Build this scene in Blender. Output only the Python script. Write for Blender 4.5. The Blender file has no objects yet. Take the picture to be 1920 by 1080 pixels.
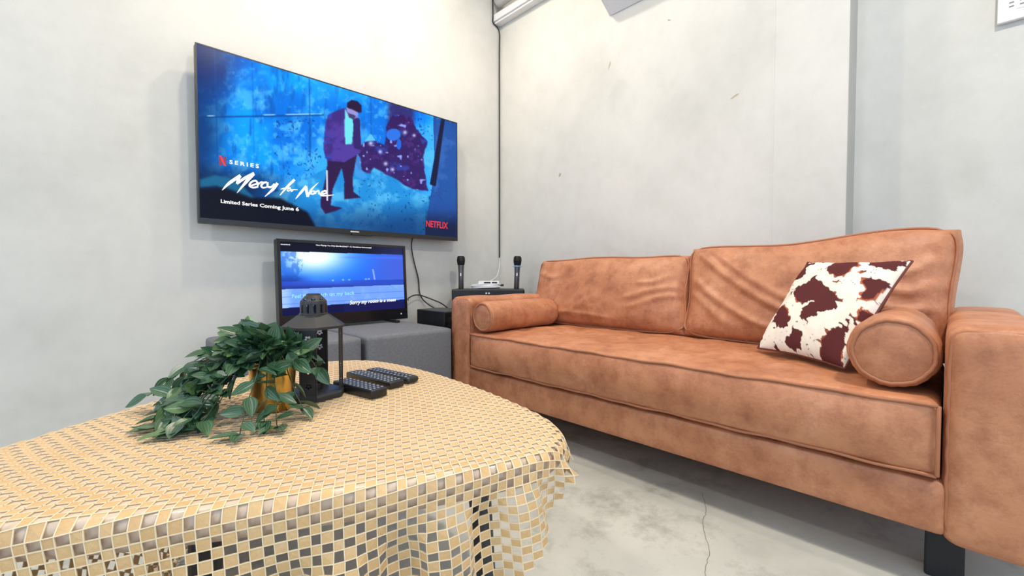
import bpy, bmesh, math, random
import numpy as np
from mathutils import Vector, Matrix

rng = np.random.default_rng(7)
random.seed(7)
sc = bpy.context.scene
COL = sc.collection

# ------------------------------------------------------------------ camera
CAM = Vector((-2.28, -2.465, 0.74))
cd = bpy.data.cameras.new('camera'); cam = bpy.data.objects.new('camera', cd); COL.objects.link(cam)
cd.sensor_width = 36.0; cd.lens = 36.0 * 808.0 / 1920.0; cd.clip_start = 0.02
_p = math.atan(23.0 / 808.0)
_f = Vector((0.6997 * math.cos(_p), 0.7145 * math.cos(_p), -math.sin(_p)))
cam.location = CAM; cam.rotation_euler = _f.to_track_quat('-Z', 'Y').to_euler()
sc.camera = cam

# ------------------------------------------------------------------ world, exposure
w = bpy.data.worlds.new('daylight'); sc.world = w; w.use_nodes = True
w.node_tree.nodes['Background'].inputs[0].default_value = (0.57, 0.755, 1.0, 1)
w.node_tree.nodes['Background'].inputs[1].default_value = 2.7
sc.view_settings.view_transform = 'Standard'; sc.view_settings.look = 'None'
sc.view_settings.exposure = 0.12; sc.view_settings.gamma = 1.0; sc.view_settings.use_curve_mapping = False

# ceiling lamps: (x, y, watts, colour, disc size)
LAMPS = [(-1.56, -0.80, 17.5, (1.0, 0.84, 0.62), 0.10),
         (-0.92, -0.72, 17, (1.0, 0.88, 0.72), 0.12),
         (-1.35, -3.00, 42, (1.0, 0.93, 0.83), 0.20),  # added lamp, brightens the right wall and the sofa front
         (-3.60, -1.60, 22, (1.0, 0.94, 0.86), 0.22)]

# ------------------------------------------------------------------ helpers
ABS = {}
def tag(o, label=None, cat=None, group=None, kind=None):
    if label: o['label'] = label
    if cat: o['category'] = cat
    if group: o['group'] = group
    if kind: o['kind'] = kind
    return o
def thing(name, loc, label, cat, group=None):
    o = bpy.data.objects.new(name, None); COL.objects.link(o); o.location = loc; o.empty_display_size = .05
    ABS[o] = np.array(loc, float)
    return tag(o, label, cat, group)
def mk(name, V, Fc, mat, parent=None, smooth=False, auto=None, attr=None):
    V = np.asarray(V, float).reshape(-1, 3)
    if parent is not None: org = ABS[parent]
    else: org = np.array([(V[:, 0].min() + V[:, 0].max()) / 2, (V[:, 1].min() + V[:, 1].max()) / 2, V[:, 2].min()])
    me = bpy.data.meshes.new(name)
    me.from_pydata((V - org).tolist(), [], [tuple(int(i) for i in f) for f in Fc])
    if attr is not None:
        a = me.attributes.new('col', 'FLOAT_COLOR', 'POINT')
        c4 = np.ones((len(V), 4), np.float32); c4[:, :3] = attr
        a.data.foreach_set('color', c4.ravel())
    me.materials.append(M[mat] if isinstance(mat, str) else mat)
    if smooth: me.polygons.foreach_set('use_smooth', [True] * len(me.polygons))
    me.update()
    if auto is not None:
        bm = bmesh.new(); bm.from_mesh(me)
        for e in bm.edges:
            if len(e.link_faces) == 2 and e.calc_face_angle(0) > auto: e.smooth = False
        for f in bm.faces: f.smooth = True
        bm.to_mesh(me); bm.free()
    o = bpy.data.objects.new(name, me); COL.objects.link(o)
    ABS[o] = org
    if parent is not None: o.parent = parent
    else: o.location = org
    return o
def join(*parts):
    V = []; Fc = []; n = 0
    for v, f in parts:
        v = np.asarray(v, float).reshape(-1, 3)
        V.append(v); Fc += [[i + n for i in q] for q in f]; n += len(v)
    return np.vstack(V), Fc
def box(x0, x1, y0, y1, z0, z1):
    V = [(x, y, z) for x in (x0, x1) for y in (y0, y1) for z in (z0, z1)]
    return np.array(V, float), [(0, 1, 3, 2), (4, 6, 7, 5), (0, 4, 5, 1), (2, 3, 7, 6), (0, 2, 6, 4), (1, 5, 7, 3)]
def bevbox(x0, x1, y0, y1, z0, z1, r=.005, seg=2):
    bm = bmesh.new(); v, f = box(x0, x1, y0, y1, z0, z1)
    vs = [bm.verts.new(p) for p in v]
    for q in f: bm.faces.new([vs[i] for i in q])
    bmesh.ops.recalc_face_normals(bm, faces=bm.faces)
    bmesh.ops.bevel(bm, geom=list(bm.edges), offset=r, segments=seg, profile=.5, affect='EDGES')
    V = [tuple(q.co) for q in bm.verts]; bm.verts.index_update()
    Fc = [[q.index for q in g.verts] for g in bm.faces]; bm.free()
    return np.array(V), Fc
def xf(vf, mat):
    v, f = vf; m = np.array(mat)
    return v @ m[:3, :3].T + m[:3, 3], f
def catmull(P, n=8, closed=False):
    P = np.asarray(P, float); N = len(P); out = []
    for i in range(N if closed else N - 1):
        g = lambda k: P[k % N] if closed else P[min(max(k, 0), N - 1)]
        a, b, c, d = g(i - 1), g(i), g(i + 1), g(i + 2)
        for t in np.arange(n) / n:
            out.append(.5 * ((2 * b) + (c - a) * t + (2 * a - 5 * b + 4 * c - d) * t * t + (-a + 3 * b - 3 * c + d) * t ** 3))
    if not closed: out.append(P[-1])
    return np.array(out)
def tube(P, r, n=8, closed=False, caps=True):
    P = np.asarray(P, float); N = len(P); R = np.broadcast_to(np.asarray(r, float), (N,))
    T = (np.roll(P, -1, 0) - np.roll(P, 1, 0)) if closed else np.gradient(P, axis=0)
    T /= np.linalg.norm(T, axis=1)[:, None] + 1e-12
    up = np.array([0, 0, 1.]) if abs(T[0][2]) < .9 else np.array([1., 0, 0])
    nn = np.cross(T[0], up); nn /= np.linalg.norm(nn); V = []
    a = np.arange(n) * 2 * math.pi / n
    for i in range(N):
        nn = nn - T[i] * (nn @ T[i]); nn /= np.linalg.norm(nn) + 1e-12
        b = np.cross(T[i], nn)
        V.append(P[i] + R[i] * (np.cos(a)[:, None] * nn + np.sin(a)[:, None] * b))
    V = np.vstack(V); Fc = []
    for i in range(N if closed else N - 1):
        j = (i + 1) % N
        for k in range(n):
            l = (k + 1) % n
            Fc.append((i * n + k, i * n + l, j * n + l, j * n + k))
    if caps and not closed:
        Fc.append(tuple(range(n))[::-1]); Fc.append(tuple((N - 1) * n + k for k in range(n)))
    return V, Fc
def lathe(prof, n=32, c=(0, 0, 0), caps=True):
    prof = np.asarray(prof, float); a = np.arange(n) * 2 * math.pi / n; V = []; m = len(prof)
    for r, z in prof: V.append(np.stack([r * np.cos(a), r * np.sin(a), np.full(n, z)], 1))
    V = np.vstack(V) + np.array(c); Fc = []
    for i in range(m - 1):
        for k in range(n):
            l = (k + 1) % n; Fc.append((i * n + k, i * n + l, (i + 1) * n + l, (i + 1) * n + k))
    if caps: Fc.append(tuple(range(n))[::-1]); Fc.append(tuple((m - 1) * n + k for k in range(n)))
    return V, Fc
def prism(poly, z0, z1):
    n = len(poly); V = [(x, y, z0) for x, y in poly] + [(x, y, z1) for x, y in poly]
    Fc = [tuple(range(n))[::-1], tuple(range(n, 2 * n))] + [(i, (i + 1) % n, n + (i + 1) % n, n + i) for i in range(n)]
    return np.array(V, float), Fc
def lattice(nx, ny, nz):
    """surface of a unit cube cut into cells, coordinates in -1..1"""
    idx = {}; V = []; Fc = []
    def vid(i, j, k):
        if (i, j, k) not in idx:
            idx[(i, j, k)] = len(V); V.append((2 * i / nx - 1, 2 * j / ny - 1, 2 * k / nz - 1))
        return idx[(i, j, k)]
    for i in range(nx):
        for j in range(ny):
            Fc.append((vid(i, j, 0), vid(i, j + 1, 0), vid(i + 1, j + 1, 0), vid(i + 1, j, 0)))
            Fc.append((vid(i, j, nz), vid(i + 1, j, nz), vid(i + 1, j + 1, nz), vid(i, j + 1, nz)))
    for i in range(nx):
        for k in range(nz):
            Fc.append((vid(i, 0, k), vid(i + 1, 0, k), vid(i + 1, 0, k + 1), vid(i, 0, k + 1)))
            Fc.append((vid(i, ny, k), vid(i, ny, k + 1), vid(i + 1, ny, k + 1), vid(i + 1, ny, k)))
    for j in range(ny):
        for k in range(nz):
            Fc.append((vid(0, j, k), vid(0, j, k + 1), vid(0, j + 1, k + 1), vid(0, j + 1, k)))
            Fc.append((vid(nx, j, k), vid(nx, j + 1, k), vid(nx, j + 1, k + 1), vid(nx, j, k + 1)))
    return np.array(V), Fc
def rbox(c, h, r, n):
    U, Fc = lattice(*n); h = np.array(h, float)
    U = np.sign(U) * (1 - (1 - np.abs(U)) ** 1.5)          # denser towards the edges
    p = U * h; inner = np.clip(p, -(h - r), h - r); d = p - inner
    L = np.linalg.norm(d, axis=1); k = L > 1e-9
    q = inner.copy(); q[k] += d[k] / L[k][:, None] * np.minimum(L[k], r)[:, None]
    on = k & (L < r)
    q[on] = inner[on] + d[on] / L[on][:, None] * r
    return q + np.array(c), Fc, U
def quad_h(quad):
    """homography that carries picture corners TL, TR, BR, BL in image pixels to the unit square (v downwards)"""
    dst = [(0, 0), (1, 0), (1, 1), (0, 1)]; A = []; b = []
    for (x, y), (X, Y) in zip(quad, dst):
        A += [[x, y, 1, 0, 0, 0, -X * x, -X * y], [0, 0, 0, x, y, 1, -Y * x, -Y * y]]; b += [X, Y]
    return np.append(np.linalg.solve(np.array(A, float), np.array(b, float)), 1).reshape(3, 3)
def ap(Hm, x, y):
    x = np.asarray(x, float); y = np.asarray(y, float)
    ww = Hm[2, 0] * x + Hm[2, 1] * y + Hm[2, 2]
    return (Hm[0, 0] * x + Hm[0, 1] * y + Hm[0, 2]) / ww, (Hm[1, 0] * x + Hm[1, 1] * y + Hm[1, 2]) / ww
def inpoly(X, Y, P):
    r = np.zeros(X.shape, bool); n = len(P)
    for i in range(n):
        x0, y0 = P[i]; x1, y1 = P[(i + 1) % n]
        if y0 == y1: continue
        c = ((y0 > Y) != (y1 > Y)) & (X < (x1 - x0) * (Y - y0) / (y1 - y0) + x0); r ^= c
    return r
def vnoise(X, Y, s, seed):
    g = np.random.default_rng(seed).random((64, 64)); x = X / s; y = Y / s
    xi = np.floor(x).astype(int); yi = np.floor(y).astype(int); fx = x - xi; fy = y - yi
    fx = fx * fx * (3 - 2 * fx); fy = fy * fy * (3 - 2 * fy); G = lambda a, b: g[a % 64, b % 64]
    return (G(xi, yi) * (1 - fx) + G(xi + 1, yi) * fx) * (1 - fy) + (G(xi, yi + 1) * (1 - fx) + G(xi + 1, yi + 1) * fx) * fy
def fbm(X, Y, s, seed, o=4):
    r = 0; a = .5; t = 0
    for k in range(o): r = r + a * vnoise(X, Y, s / 2 ** k, seed + k); t += a; a *= .55
    return r / t
def lin(c):
    c = np.asarray(c, float) / 255.
    return np.where(c <= .04045, c / 12.92, ((c + .055) / 1.055) ** 2.4)
def ss(x, a, b):
    t = np.clip((x - a) / (b - a), 0, 1); return t * t * (3 - 2 * t)
def blur(a, n):
    for _ in range(n):
        a = (np.pad(a, ((1, 1), (0, 0)), 'edge')[:-2] + 2 * a + np.pad(a, ((1, 1), (0, 0)), 'edge')[2:]) / 4
        a = (np.pad(a, ((0, 0), (1, 1)), 'edge')[:, :-2] + 2 * a + np.pad(a, ((0, 0), (1, 1)), 'edge')[:, 2:]) / 4
    return a

# ------------------------------------------------------------------ materials
M = {}
def mat(name, col=(.5, .5, .5), rough=.5, metal=0., **kw):
    m = bpy.data.materials.new(name); m.use_nodes = True
    b = m.node_tree.nodes['Principled BSDF']
    b.inputs['Base Color'].default_value = (*col, 1); b.inputs['Roughness'].default_value = rough
    b.inputs['Metallic'].default_value = metal
    for k, v in kw.items(): b.inputs[k].default_value = v
    M[name] = m
    return m, m.node_tree, b
def N(nt, t, **kw):
    n = nt.nodes.new(t)
    for k, v in kw.items():
        if k in n.inputs: n.inputs[k].default_value = v
        else: setattr(n, k, v)
    return n
def ramp(nt, fac, stops):
    r = nt.nodes.new('ShaderNodeValToRGB'); e = r.color_ramp.elements
    while len(e) < len(stops): e.new(.5)
    for x, (p, c) in zip(e, stops): x.position = p; x.color = (*c, 1)
    nt.links.new(fac, r.inputs[0]); return r
def noise_mat(name, scale, stops, rough=.6, bump=0., bscale=None, detail=8, stretch=None, second=None, **kw):
    m, nt, b = mat(name, rough=rough, **kw)
    tc = N(nt, 'ShaderNodeTexCoord'); src = tc.outputs['Object']
    if stretch:
        mp = N(nt, 'ShaderNodeMapping'); mp.inputs['Scale'].default_value = stretch
        nt.links.new(src, mp.inputs[0]); src = mp.outputs[0]
    n1 = N(nt, 'ShaderNodeTexNoise', Scale=scale, Detail=detail, Roughness=.6); nt.links.new(src, n1.inputs['Vector'])
    r = ramp(nt, n1.outputs['Fac'], stops); out = r.outputs[0]
    if second:
        s2, stops2, mode, fac = second
        n2 = N(nt, 'ShaderNodeTexNoise', Scale=s2, Detail=12, Roughness=.74); nt.links.new(src, n2.inputs['Vector'])
        r2 = ramp(nt, n2.outputs['Fac'], stops2)
        mx = N(nt, 'ShaderNodeMixRGB', blend_type=mode); mx.inputs[0].default_value = fac
        nt.links.new(out, mx.inputs[1]); nt.links.new(r2.outputs[0], mx.inputs[2]); out = mx.outputs[0]
    nt.links.new(out, b.inputs['Base Color'])
    if bump:
        n3 = N(nt, 'ShaderNodeTexNoise', Scale=bscale or scale * 4, Detail=5); nt.links.new(src, n3.inputs['Vector'])
        bp = N(nt, 'ShaderNodeBump', Strength=bump, Distance=.01); nt.links.new(n3.outputs['Fac'], bp.inputs['Height'])
        nt.links.new(bp.outputs[0], b.inputs['Normal'])
    return m, nt, b

noise_mat('wall_concrete', 1.3, [(.30, (.54, .535, .50)), (.5, (.635, .625, .59)), (.70, (.70, .685, .645))], rough=.75,
          bump=.08, bscale=9, second=(5.5, [(.3, (.92, .92, .91)), (.55, (1, 1, 1)), (.8, (.95, .94, .92))], 'MULTIPLY', .8))
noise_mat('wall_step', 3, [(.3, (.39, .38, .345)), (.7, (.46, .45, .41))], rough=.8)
noise_mat('floor_concrete', 1.8, [(.3, (.40, .40, .355)), (.48, (.54, .54, .485)), (.70, (.64, .63, .565))], rough=.42, bump=.05, bscale=22,
          second=(4.0, [(.34, (.62, .61, .58)), (.47, (1, 1, 1)), (.75, (.97, .96, .93))], 'MULTIPLY', .85))
mat('crack', (.16, .155, .14), .8)
mat('ceiling_paint', (.70, .70, .69), .8)
mat('white_plastic', (.78, .78, .79), .4)
mat('grey_plastic', (.42, .42, .43), .45)
mat('print_grey', (.22, .22, .23), .6)
mat('black_plastic', (.012, .012, .013), .35)
mat('black_gloss', (.008, .008, .010), .18)
mat('black_rubber', (.014, .014, .014), .6)
mat('dark_metal', (.022, .022, .023), .42, .3)
mat('lantern_metal', (.030, .030, .032), .40, .2)
mat('mic_body', (.16, .16, .17), .30, .9)
mat('mic_grille', (.015, .015, .015), .45, .6)
mat('ring_blue', (.18, .46, .80), .35)
mat('silver', (.7, .7, .7), .3, .8)
mat('led_white', (.8, .8, .8), .4)
mat('button_grey', (.30, .30, .32), .5)
mat('recess_shade', (.004, .004, .004), .9)  # shade inside the box recess, given as a flat colour
noise_mat('speaker_cloth', 300, [(.3, (.010, .010, .011)), (.7, (.022, .022, .024))], rough=.8)
LS = [(.22, (.33, .118, .052)), (.42, (.49, .196, .092)), (.58, (.56, .240, .118)), (.8, (.64, .31, .175))]
noise_mat('leather', 5.5, LS, rough=.48, bump=.10, bscale=120, detail=10,
          second=(15, [(.34, (.54, .38, .31)), (.56, (1, 1, 1)), (.75, (1.0, 1.0, 1.0))], 'MULTIPLY', .66))
mat('leather_piping', (.40, .150, .068), .5)
mat('sofa_leg', (.010, .010, .011), .6)
noise_mat('grey_fabric', 90, [(.3, (.135, .137, .148)), (.7, (.185, .188, .20))], rough=.9, bump=.25, bscale=500)
mat('grey_seam', (.07, .07, .078), .9)
noise_mat('table_wood', 14, [(.3, (.60, .44, .31)), (.6, (.70, .53, .39)), (.8, (.77, .60, .46))], rough=.24, stretch=(1, 9, 1), detail=6)
mat('table_leg', (.035, .032, .032), .4)
noise_mat('cloth_tan', 9, [(.3, (.63, .375, .155)), (.55, (.72, .46, .21)), (.8, (.78, .54, .285))], rough=.42, bump=.2, bscale=700,
          second=(260, [(.3, (.86, .84, .80)), (.6, (1, 1, 1))], 'MULTIPLY', .7))
mat('cloth_strand', (.82, .66, .43), .40)
noise_mat('gold', 40, [(.3, (.62, .40, .10)), (.7, (.74, .52, .17))], rough=.26, metal=1.0, stretch=(1, 1, .05))
mat('soil', (.03, .022, .015), .95)
mat('stem', (.045, .075, .030), .5)

m, nt, b = mat('leaf', rough=.30)
tc = N(nt, 'ShaderNodeTexCoord'); sp = N(nt, 'ShaderNodeSeparateXYZ'); nt.links.new(tc.outputs['UV'], sp.inputs[0])
oi = N(nt, 'ShaderNodeObjectInfo')
c1 = ramp(nt, oi.outputs['Random'], [(.0, (.018, .060, .022)), (.45, (.030, .092, .034)), (.75, (.045, .105, .060)), (1., (.085, .165, .045))])
a1 = N(nt, 'ShaderNodeMath', operation='MULTIPLY_ADD'); a1.inputs[1].default_value = 34.5; a1.inputs[2].default_value = 0; nt.links.new(sp.outputs[0], a1.inputs[0])
a2 = N(nt, 'ShaderNodeMath', operation='COSINE'); nt.links.new(a1.outputs[0], a2.inputs[0])
st = ramp(nt, a2.outputs[0], [(.55, (0, 0, 0)), (.97, (1, 1, 1))])
mx = N(nt, 'ShaderNodeMixRGB'); mx.inputs[2].default_value = (.20, .32, .22, 1)
a3 = N(nt, 'ShaderNodeMath', operation='MULTIPLY'); a3.inputs[1].default_value = .42; nt.links.new(st.outputs[0], a3.inputs[0]); nt.links.new(a3.outputs[0], mx.inputs[0])
nt.links.new(c1.outputs[0], mx.inputs[1]); nt.links.new(mx.outputs[0], b.inputs['Base Color'])

def attr_mat(name, emit, rough=.3):
    m, nt, b = mat(name, (.004, .004, .005), rough)
    b.inputs['Specular IOR Level'].default_value = .05
    a = N(nt, 'ShaderNodeAttribute', attribute_name='col')
    if emit:
        nt.links.new(a.outputs['Color'], b.inputs['Emission Color']); b.inputs['Emission Strength'].default_value = emit
    else: nt.links.new(a.outputs['Color'], b.inputs['Base Color'])
attr_mat('screen_picture', 1.28, .2); attr_mat('cow_print', 0, .85)
def emit_mat(name, col, s=1.0):
    m, nt, b = mat(name, (0, 0, 0), .5); b.inputs['Emission Color'].default_value = (*col, 1); b.inputs['Emission Strength'].default_value = s
emit_mat('text_white', (1, 1, 1), 1.0); emit_mat('text_red', (.80, .02, .04), 1.0); emit_mat('text_red_dark', (.36, .008, .02), 1.0)
emit_mat('text_cyan', (.30, .86, .92), 1.0); emit_mat('lamp_glow', (1, .92, .8), 14)

# ------------------------------------------------------------------ the room
def structure(name, vf, m, **kw):
    o = mk(name, vf[0], vf[1], m, **kw); o['kind'] = 'structure'; return o
RX0, RY0, CZ = -5.2, -5.6, 3.15
structure('floor', box(RX0, .4, RY0, .2, -.1, 0), 'floor_concrete')
structure('ceiling', box(RX0, .4, RY0, .2, CZ, CZ + .1), 'ceiling_paint')
structure('wall_left', box(RX0, .4, 0, .2, 0, CZ), 'wall_concrete')
wr = structure('wall_right', join(box(0, .4, -2.146, 0, 0, CZ), box(.18, .4, RY0, -2.146, 0, CZ)), 'wall_concrete')
mk('joint_face', *box(-.0006, .182, -2.1475, -2.1455, 0, CZ), 'wall_step', parent=wr)
mk('plaster_seam', *box(-.0012, .002, -1.872, -1.864, 0, CZ), 'wall_concrete', parent=wr)
mat('scuff', (.44, .38, .28), .9)
for y, z, ly, lz, a in ((-.985, 2.02, .012, .045, .4), (-1.70, 1.62, .05, .010, -.5), (-2.01, 2.04, .010, .030, .3), (-1.36, 2.13, .03, .008, .5), (-.60, 1.42, .02, .03, .2)):
    q = np.arange(9) * 2 * math.pi / 9; rr = 1 + .35 * rng.normal(size=9).clip(-1, 1)
    py = np.cos(q) * rr * ly / 2; pz = np.sin(q) * rr * lz / 2
    V9 = np.stack([np.full(9, -.0005), y + py * math.cos(a) - pz * math.sin(a), z + py * math.sin(a) + pz * math.cos(a)], 1)
    V9b = V9.copy(); V9b[:, 0] = .001
    mk('scuff_mark', np.vstack([V9, V9b]), [tuple(range(9))] + [(i, (i + 1) % 9, 9 + (i + 1) % 9, 9 + i) for i in range(9)], 'scuff', parent=wr)
def window_wall(name, axis, v, a0, a1, holes):
    parts = []; xs = [a0] + [q for h in holes for q in h] + [a1]; z0, z1 = .5, 2.75
    def bb(p, q, zz0, zz1):
        return box(v - .2, v, p, q, zz0, zz1) if axis == 'x' else box(p, q, v - .2, v, zz0, zz1)
    for i in range(0, len(xs), 2): parts.append(bb(xs[i], xs[i + 1], 0, CZ))
    for p, q in holes: parts += [bb(p, q, 0, z0), bb(p, q, z1, CZ)]
    structure(name, join(*parts), 'wall_concrete')
    for k, (p, q) in enumerate(holes):
        fr = []
        def fb(p0, p1, zz0, zz1):
            fr.append(box(v - .12, v - .07, p0, p1, zz0, zz1) if axis == 'x' else box(p0, p1, v - .12, v - .07, zz0, zz1))
        mid = (p + q) / 2
        fb(p, p + .05, z0, z1); fb(q - .05, q, z0, z1); fb(mid - .025, mid + .025, z0, z1); fb(p, q, z0, z0 + .05); fb(p, q, z1 - .05, z1)
        window_wall.n += 1
        structure('window_%d' % window_wall.n, join(*fr), 'dark_metal')
        ld = bpy.data.lights.new('window_portal', 'AREA'); ld.shape = 'RECTANGLE'; ld.size = q - p; ld.size_y = z1 - z0
        ld.cycles.is_portal = True
        lo = bpy.data.objects.new('window_portal', ld); COL.objects.link(lo)
        lo.location = (v - .02, mid, (z0 + z1) / 2) if axis == 'x' else (mid, v - .02, (z0 + z1) / 2)
        d = Vector((1, 0, 0)) if axis == 'x' else Vector((0, 1, 0)); lo.rotation_euler = d.to_track_quat('-Z', 'Z').to_euler()
window_wall.n = 0
window_wall('wall_far', 'x', RX0, RY0, 0, [(-4.9, -2.9), (-2.5, -.5)])
window_wall('wall_back', 'y', RY0, RX0, .4, [(-4.7, -2.6), (-2.2, -.3)])
fl = bpy.data.objects['floor']
ck = catmull([(-.80, -1.88, 0), (-.90, -1.935, 0), (-.99, -1.96, 0), (-1.10, -2.02, 0), (-1.20, -2.05, 0), (-1.34, -2.12, 0)], 8)
ck[:, :2] += rng.normal(0, .0016, (len(ck), 2))
nv = np.array([.45, -.9]); L = np.hstack([ck[:, :2] - nv * .0007, np.full((len(ck), 1), .0006)]); Rr = np.hstack([ck[:, :2] + nv * .0007, np.full((len(ck), 1), .0006)])
mk('crack', np.vstack([L, Rr]), [(i, i + 1, len(ck) + i + 1, len(ck) + i) for i in range(len(ck) - 1)], 'crack', parent=fl)

# cable trunking along the top of the sofa wall
tr = thing('cable_trunking', (-.035, -.6, 2.64), 'white cable trunking running along the top of the sofa wall from the corner', 'trunking')
mk('channel', *bevbox(-.055, 0, -1.7, -.002, 2.640, 2.70, .004), 'white_plastic', parent=tr)
mk('lid', *bevbox(-.068, -.055, -1.7, -.004, 2.655, 2.705, .003), 'white_plastic', parent=tr)
pipe = catmull([(-.05, -.03, 3.14), (-.055, -.035, 2.95), (-.06, -.05, 2.78), (-.09, -.22, 2.74), (-.09, -.9, 2.74), (-.09, -1.6, 2.74)], 8)
o = mk('refrigerant_pipe', *tube(pipe, .026, 12), 'grey_plastic', smooth=True)
tag(o, 'grey insulated pipe on top of the white trunking in the ceiling corner', 'pipe')

# ceiling lamps
for i, (x, y, wt, c, sz) in enumerate(LAMPS):
    t = thing('ceiling_lamp', (x, y, CZ), ['round ceiling lamp nearest the television wall', 'round ceiling lamp above the left arm of the sofa', 'added ceiling lamp that brightens the right wall and sofa front', 'round ceiling lamp farthest left in the room'][i], 'lamp', 'ceiling lamps')
    mk('housing', *lathe([(sz * .75, CZ - .001), (sz * .75, CZ - .06), (sz * .62, CZ - .06), (sz * .62, CZ - .05)], 32, (x, y, 0)), 'white_plastic', parent=t, auto=.6)
    mk('diffuser', *lathe([(sz * .6, CZ - .049), (sz * .6, CZ - .056)], 32, (x, y, 0)), 'lamp_glow', parent=t)
    ld = bpy.data.lights.new('lamp_light', 'AREA'); ld.shape = 'DISK'; ld.size = sz; ld.energy = wt; ld.color = c
    lo = bpy.data.objects.new('lamp_light', ld); COL.objects.link(lo); lo.parent = t; lo.location = (0, 0, -.065)

# air conditioner above the sofa
ac = thing('air_conditioner', (-.1, -1.40, 2.31), 'white wall air conditioner high on the sofa wall, cut by the top of the picture', 'air conditioner')
pf = [(-.001, 2.312), (-.085, 2.362), (-.17, 2.40), (-.205, 2.44), (-.215, 2.50), (-.205, 2.58), (-.17, 2.605), (-.001, 2.61)]
def ext(pf, y0, y1):
    n = len(pf); V = [(x, y0, z) for x, z in pf] + [(x, y1, z) for x, z in pf]
    return np.array(V), [tuple(range(n)), tuple(range(n, 2 * n))[::-1]] + [(i, n + i, n + (i + 1) % n, (i + 1) % n) for i in range(n)]
mk('body', *ext(pf, -1.82, -.982), 'white_plastic', parent=ac)
mk('underside', *ext([(-.004, 2.309), (-.083, 2.357), (-.083, 2.361), (-.004, 2.3135)], -1.80, -1.0), 'white_plastic', parent=ac)
mk('louver', *ext([(-.09, 2.359), (-.165, 2.392), (-.165, 2.396), (-.09, 2.363)], -1.76, -1.04), 'white_plastic', parent=ac)

# wall controller top right
wc = thing('wall_controller', (.165, -2.64, 1.68), 'white wall-mounted remote controller at the top right corner of the picture', 'controller')
mk('case', *bevbox(.158, .1795, -2.69, -2.563, 1.678, 1.875, .004), 'white_plastic', parent=wc)
for r_ in range(2):
    for c_ in range(3):
        y = -2.590 - c_ * .0265; z = 1.743 - r_ * .014
        mk('button', *bevbox(.1568, .1585, y - .013, y - .001, z - .0025, z + .0025, .0005, 1), 'print_grey', parent=wc)
mk('display', *box(.1572, .1585, -2.67, -2.585, 1.775, 1.835), 'grey_plastic', parent=wc)
mk('lettering', *box(.1575, .1585, -2.645, -2.61, 1.7135, 1.7155), 'grey_plastic', parent=wc)

# ------------------------------------------------------------------ screens
def glyph(body, size, shear=0., squash=1., bold=0., spacing=1.):
    cu = bpy.data.curves.new('t', 'FONT'); cu.body = body; cu.size = 1; cu.shear = shear; cu.offset = bold; cu.space_character = spacing
    cu.resolution_u = 3; ob = bpy.data.objects.new('t', cu); COL.objects.link(ob)
    dg = bpy.context.evaluated_depsgraph_get(); me = bpy.data.meshes.new_from_object(ob.evaluated_get(dg))
    V = np.array([v.co[:2] for v in me.vertices]); Fc = [tuple(p.vertices) for p in me.polygons]
    bpy.data.objects.remove(ob); bpy.data.curves.remove(cu); bpy.data.meshes.remove(me)
    V -= V.min(0); V /= V.max(0)            # fits the unit box
    return V, Fc
def stroke(P, wd):
    P = catmull(np.array(P, float), 6); n = len(P); T = np.gradient(P, axis=0); T /= np.linalg.norm(T, axis=1)[:, None] + 1e-9
    W = np.interp(np.linspace(0, 1, n), np.linspace(0, 1, len(wd)), wd)[:, None] / 2
    Nn = np.stack([-T[:, 1], T[:, 0]], 1)
    return np.vstack([P + Nn * W, P - Nn * W]), [(i, i + 1, n + i + 1, n + i) for i in range(n - 1)]

# television --------------------------------------------------------------
TX0, TX1, TZ0, TZ1, TY = -1.927, -.480, .977, 1.776, -.095
tv = thing('television', ((TX0 + TX1) / 2, -.07, TZ0), 'large black wall television showing a blue film scene with white title lettering', 'television')
mk('case', *bevbox(TX0, TX1, TY + .004, -.055, TZ0, TZ1, .006), 'black_plastic', parent=tv)
mk('rear_housing', *bevbox(TX0 + .2, TX1 - .2, -.056, -.03, TZ0 + .06, TZ0 + .52, .01), 'black_plastic', parent=tv)
mk('wall_bracket', *join(box(-1.42, -1.38, -.032, -.001, 1.1, 1.5), box(-1.02, -.98, -.032, -.001, 1.1, 1.5), box(-1.45, -.95, -.014, -.0005, 1.26, 1.34)), 'dark_metal', parent=tv)
bz = .006
SX0, SX1, SZ0, SZ1 = TX0 + bz, TX1 - bz, TZ0 + .024, TZ1 - bz
mk('bezel', *join(box(TX0, TX1, TY - .002, TY + .006, TZ0, SZ0), box(TX0, TX1, TY - .002, TY + .006, SZ1, TZ1),
                  box(TX0, SX0, TY - .002, TY + .006, SZ0, SZ1), box(SX1, TX1, TY - .002, TY + .006, SZ0, SZ1)), 'black_plastic', parent=tv)
mk('sensor', *bevbox(-1.22, -1.10, TY - .003, TY + .02, TZ0 - .008, TZ0 + .002, .002), 'black_plastic', parent=tv)
QTV = quad_h([(50, 64), (1356, 465), (1372, 1037), (62, 958)])          # screen corners taken from pixels of an enlarged image crop
def screen(name, parent, Hm, W, Hh, paint, place, nm='screen_picture'):
    u, v = np.meshgrid(np.linspace(0, 1, W), np.linspace(0, 1, Hh))
    X, Y = ap(np.linalg.inv(Hm), u, v)
    C = paint(X, Y)
    V = place(u.ravel(), v.ravel())
    i = np.arange(W * Hh).reshape(Hh, W)
    Fc = np.stack([i[:-1, :-1], i[1:, :-1], i[1:, 1:], i[:-1, 1:]], -1).reshape(-1, 4)
    return mk(name, V, Fc.tolist(), nm, parent=parent, attr=lin(C.reshape(-1, 3)))
def mixc(C, m, col):
    m = np.asarray(m, float)[..., None]; return C * (1 - m) + np.array(col, float) * m
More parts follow.
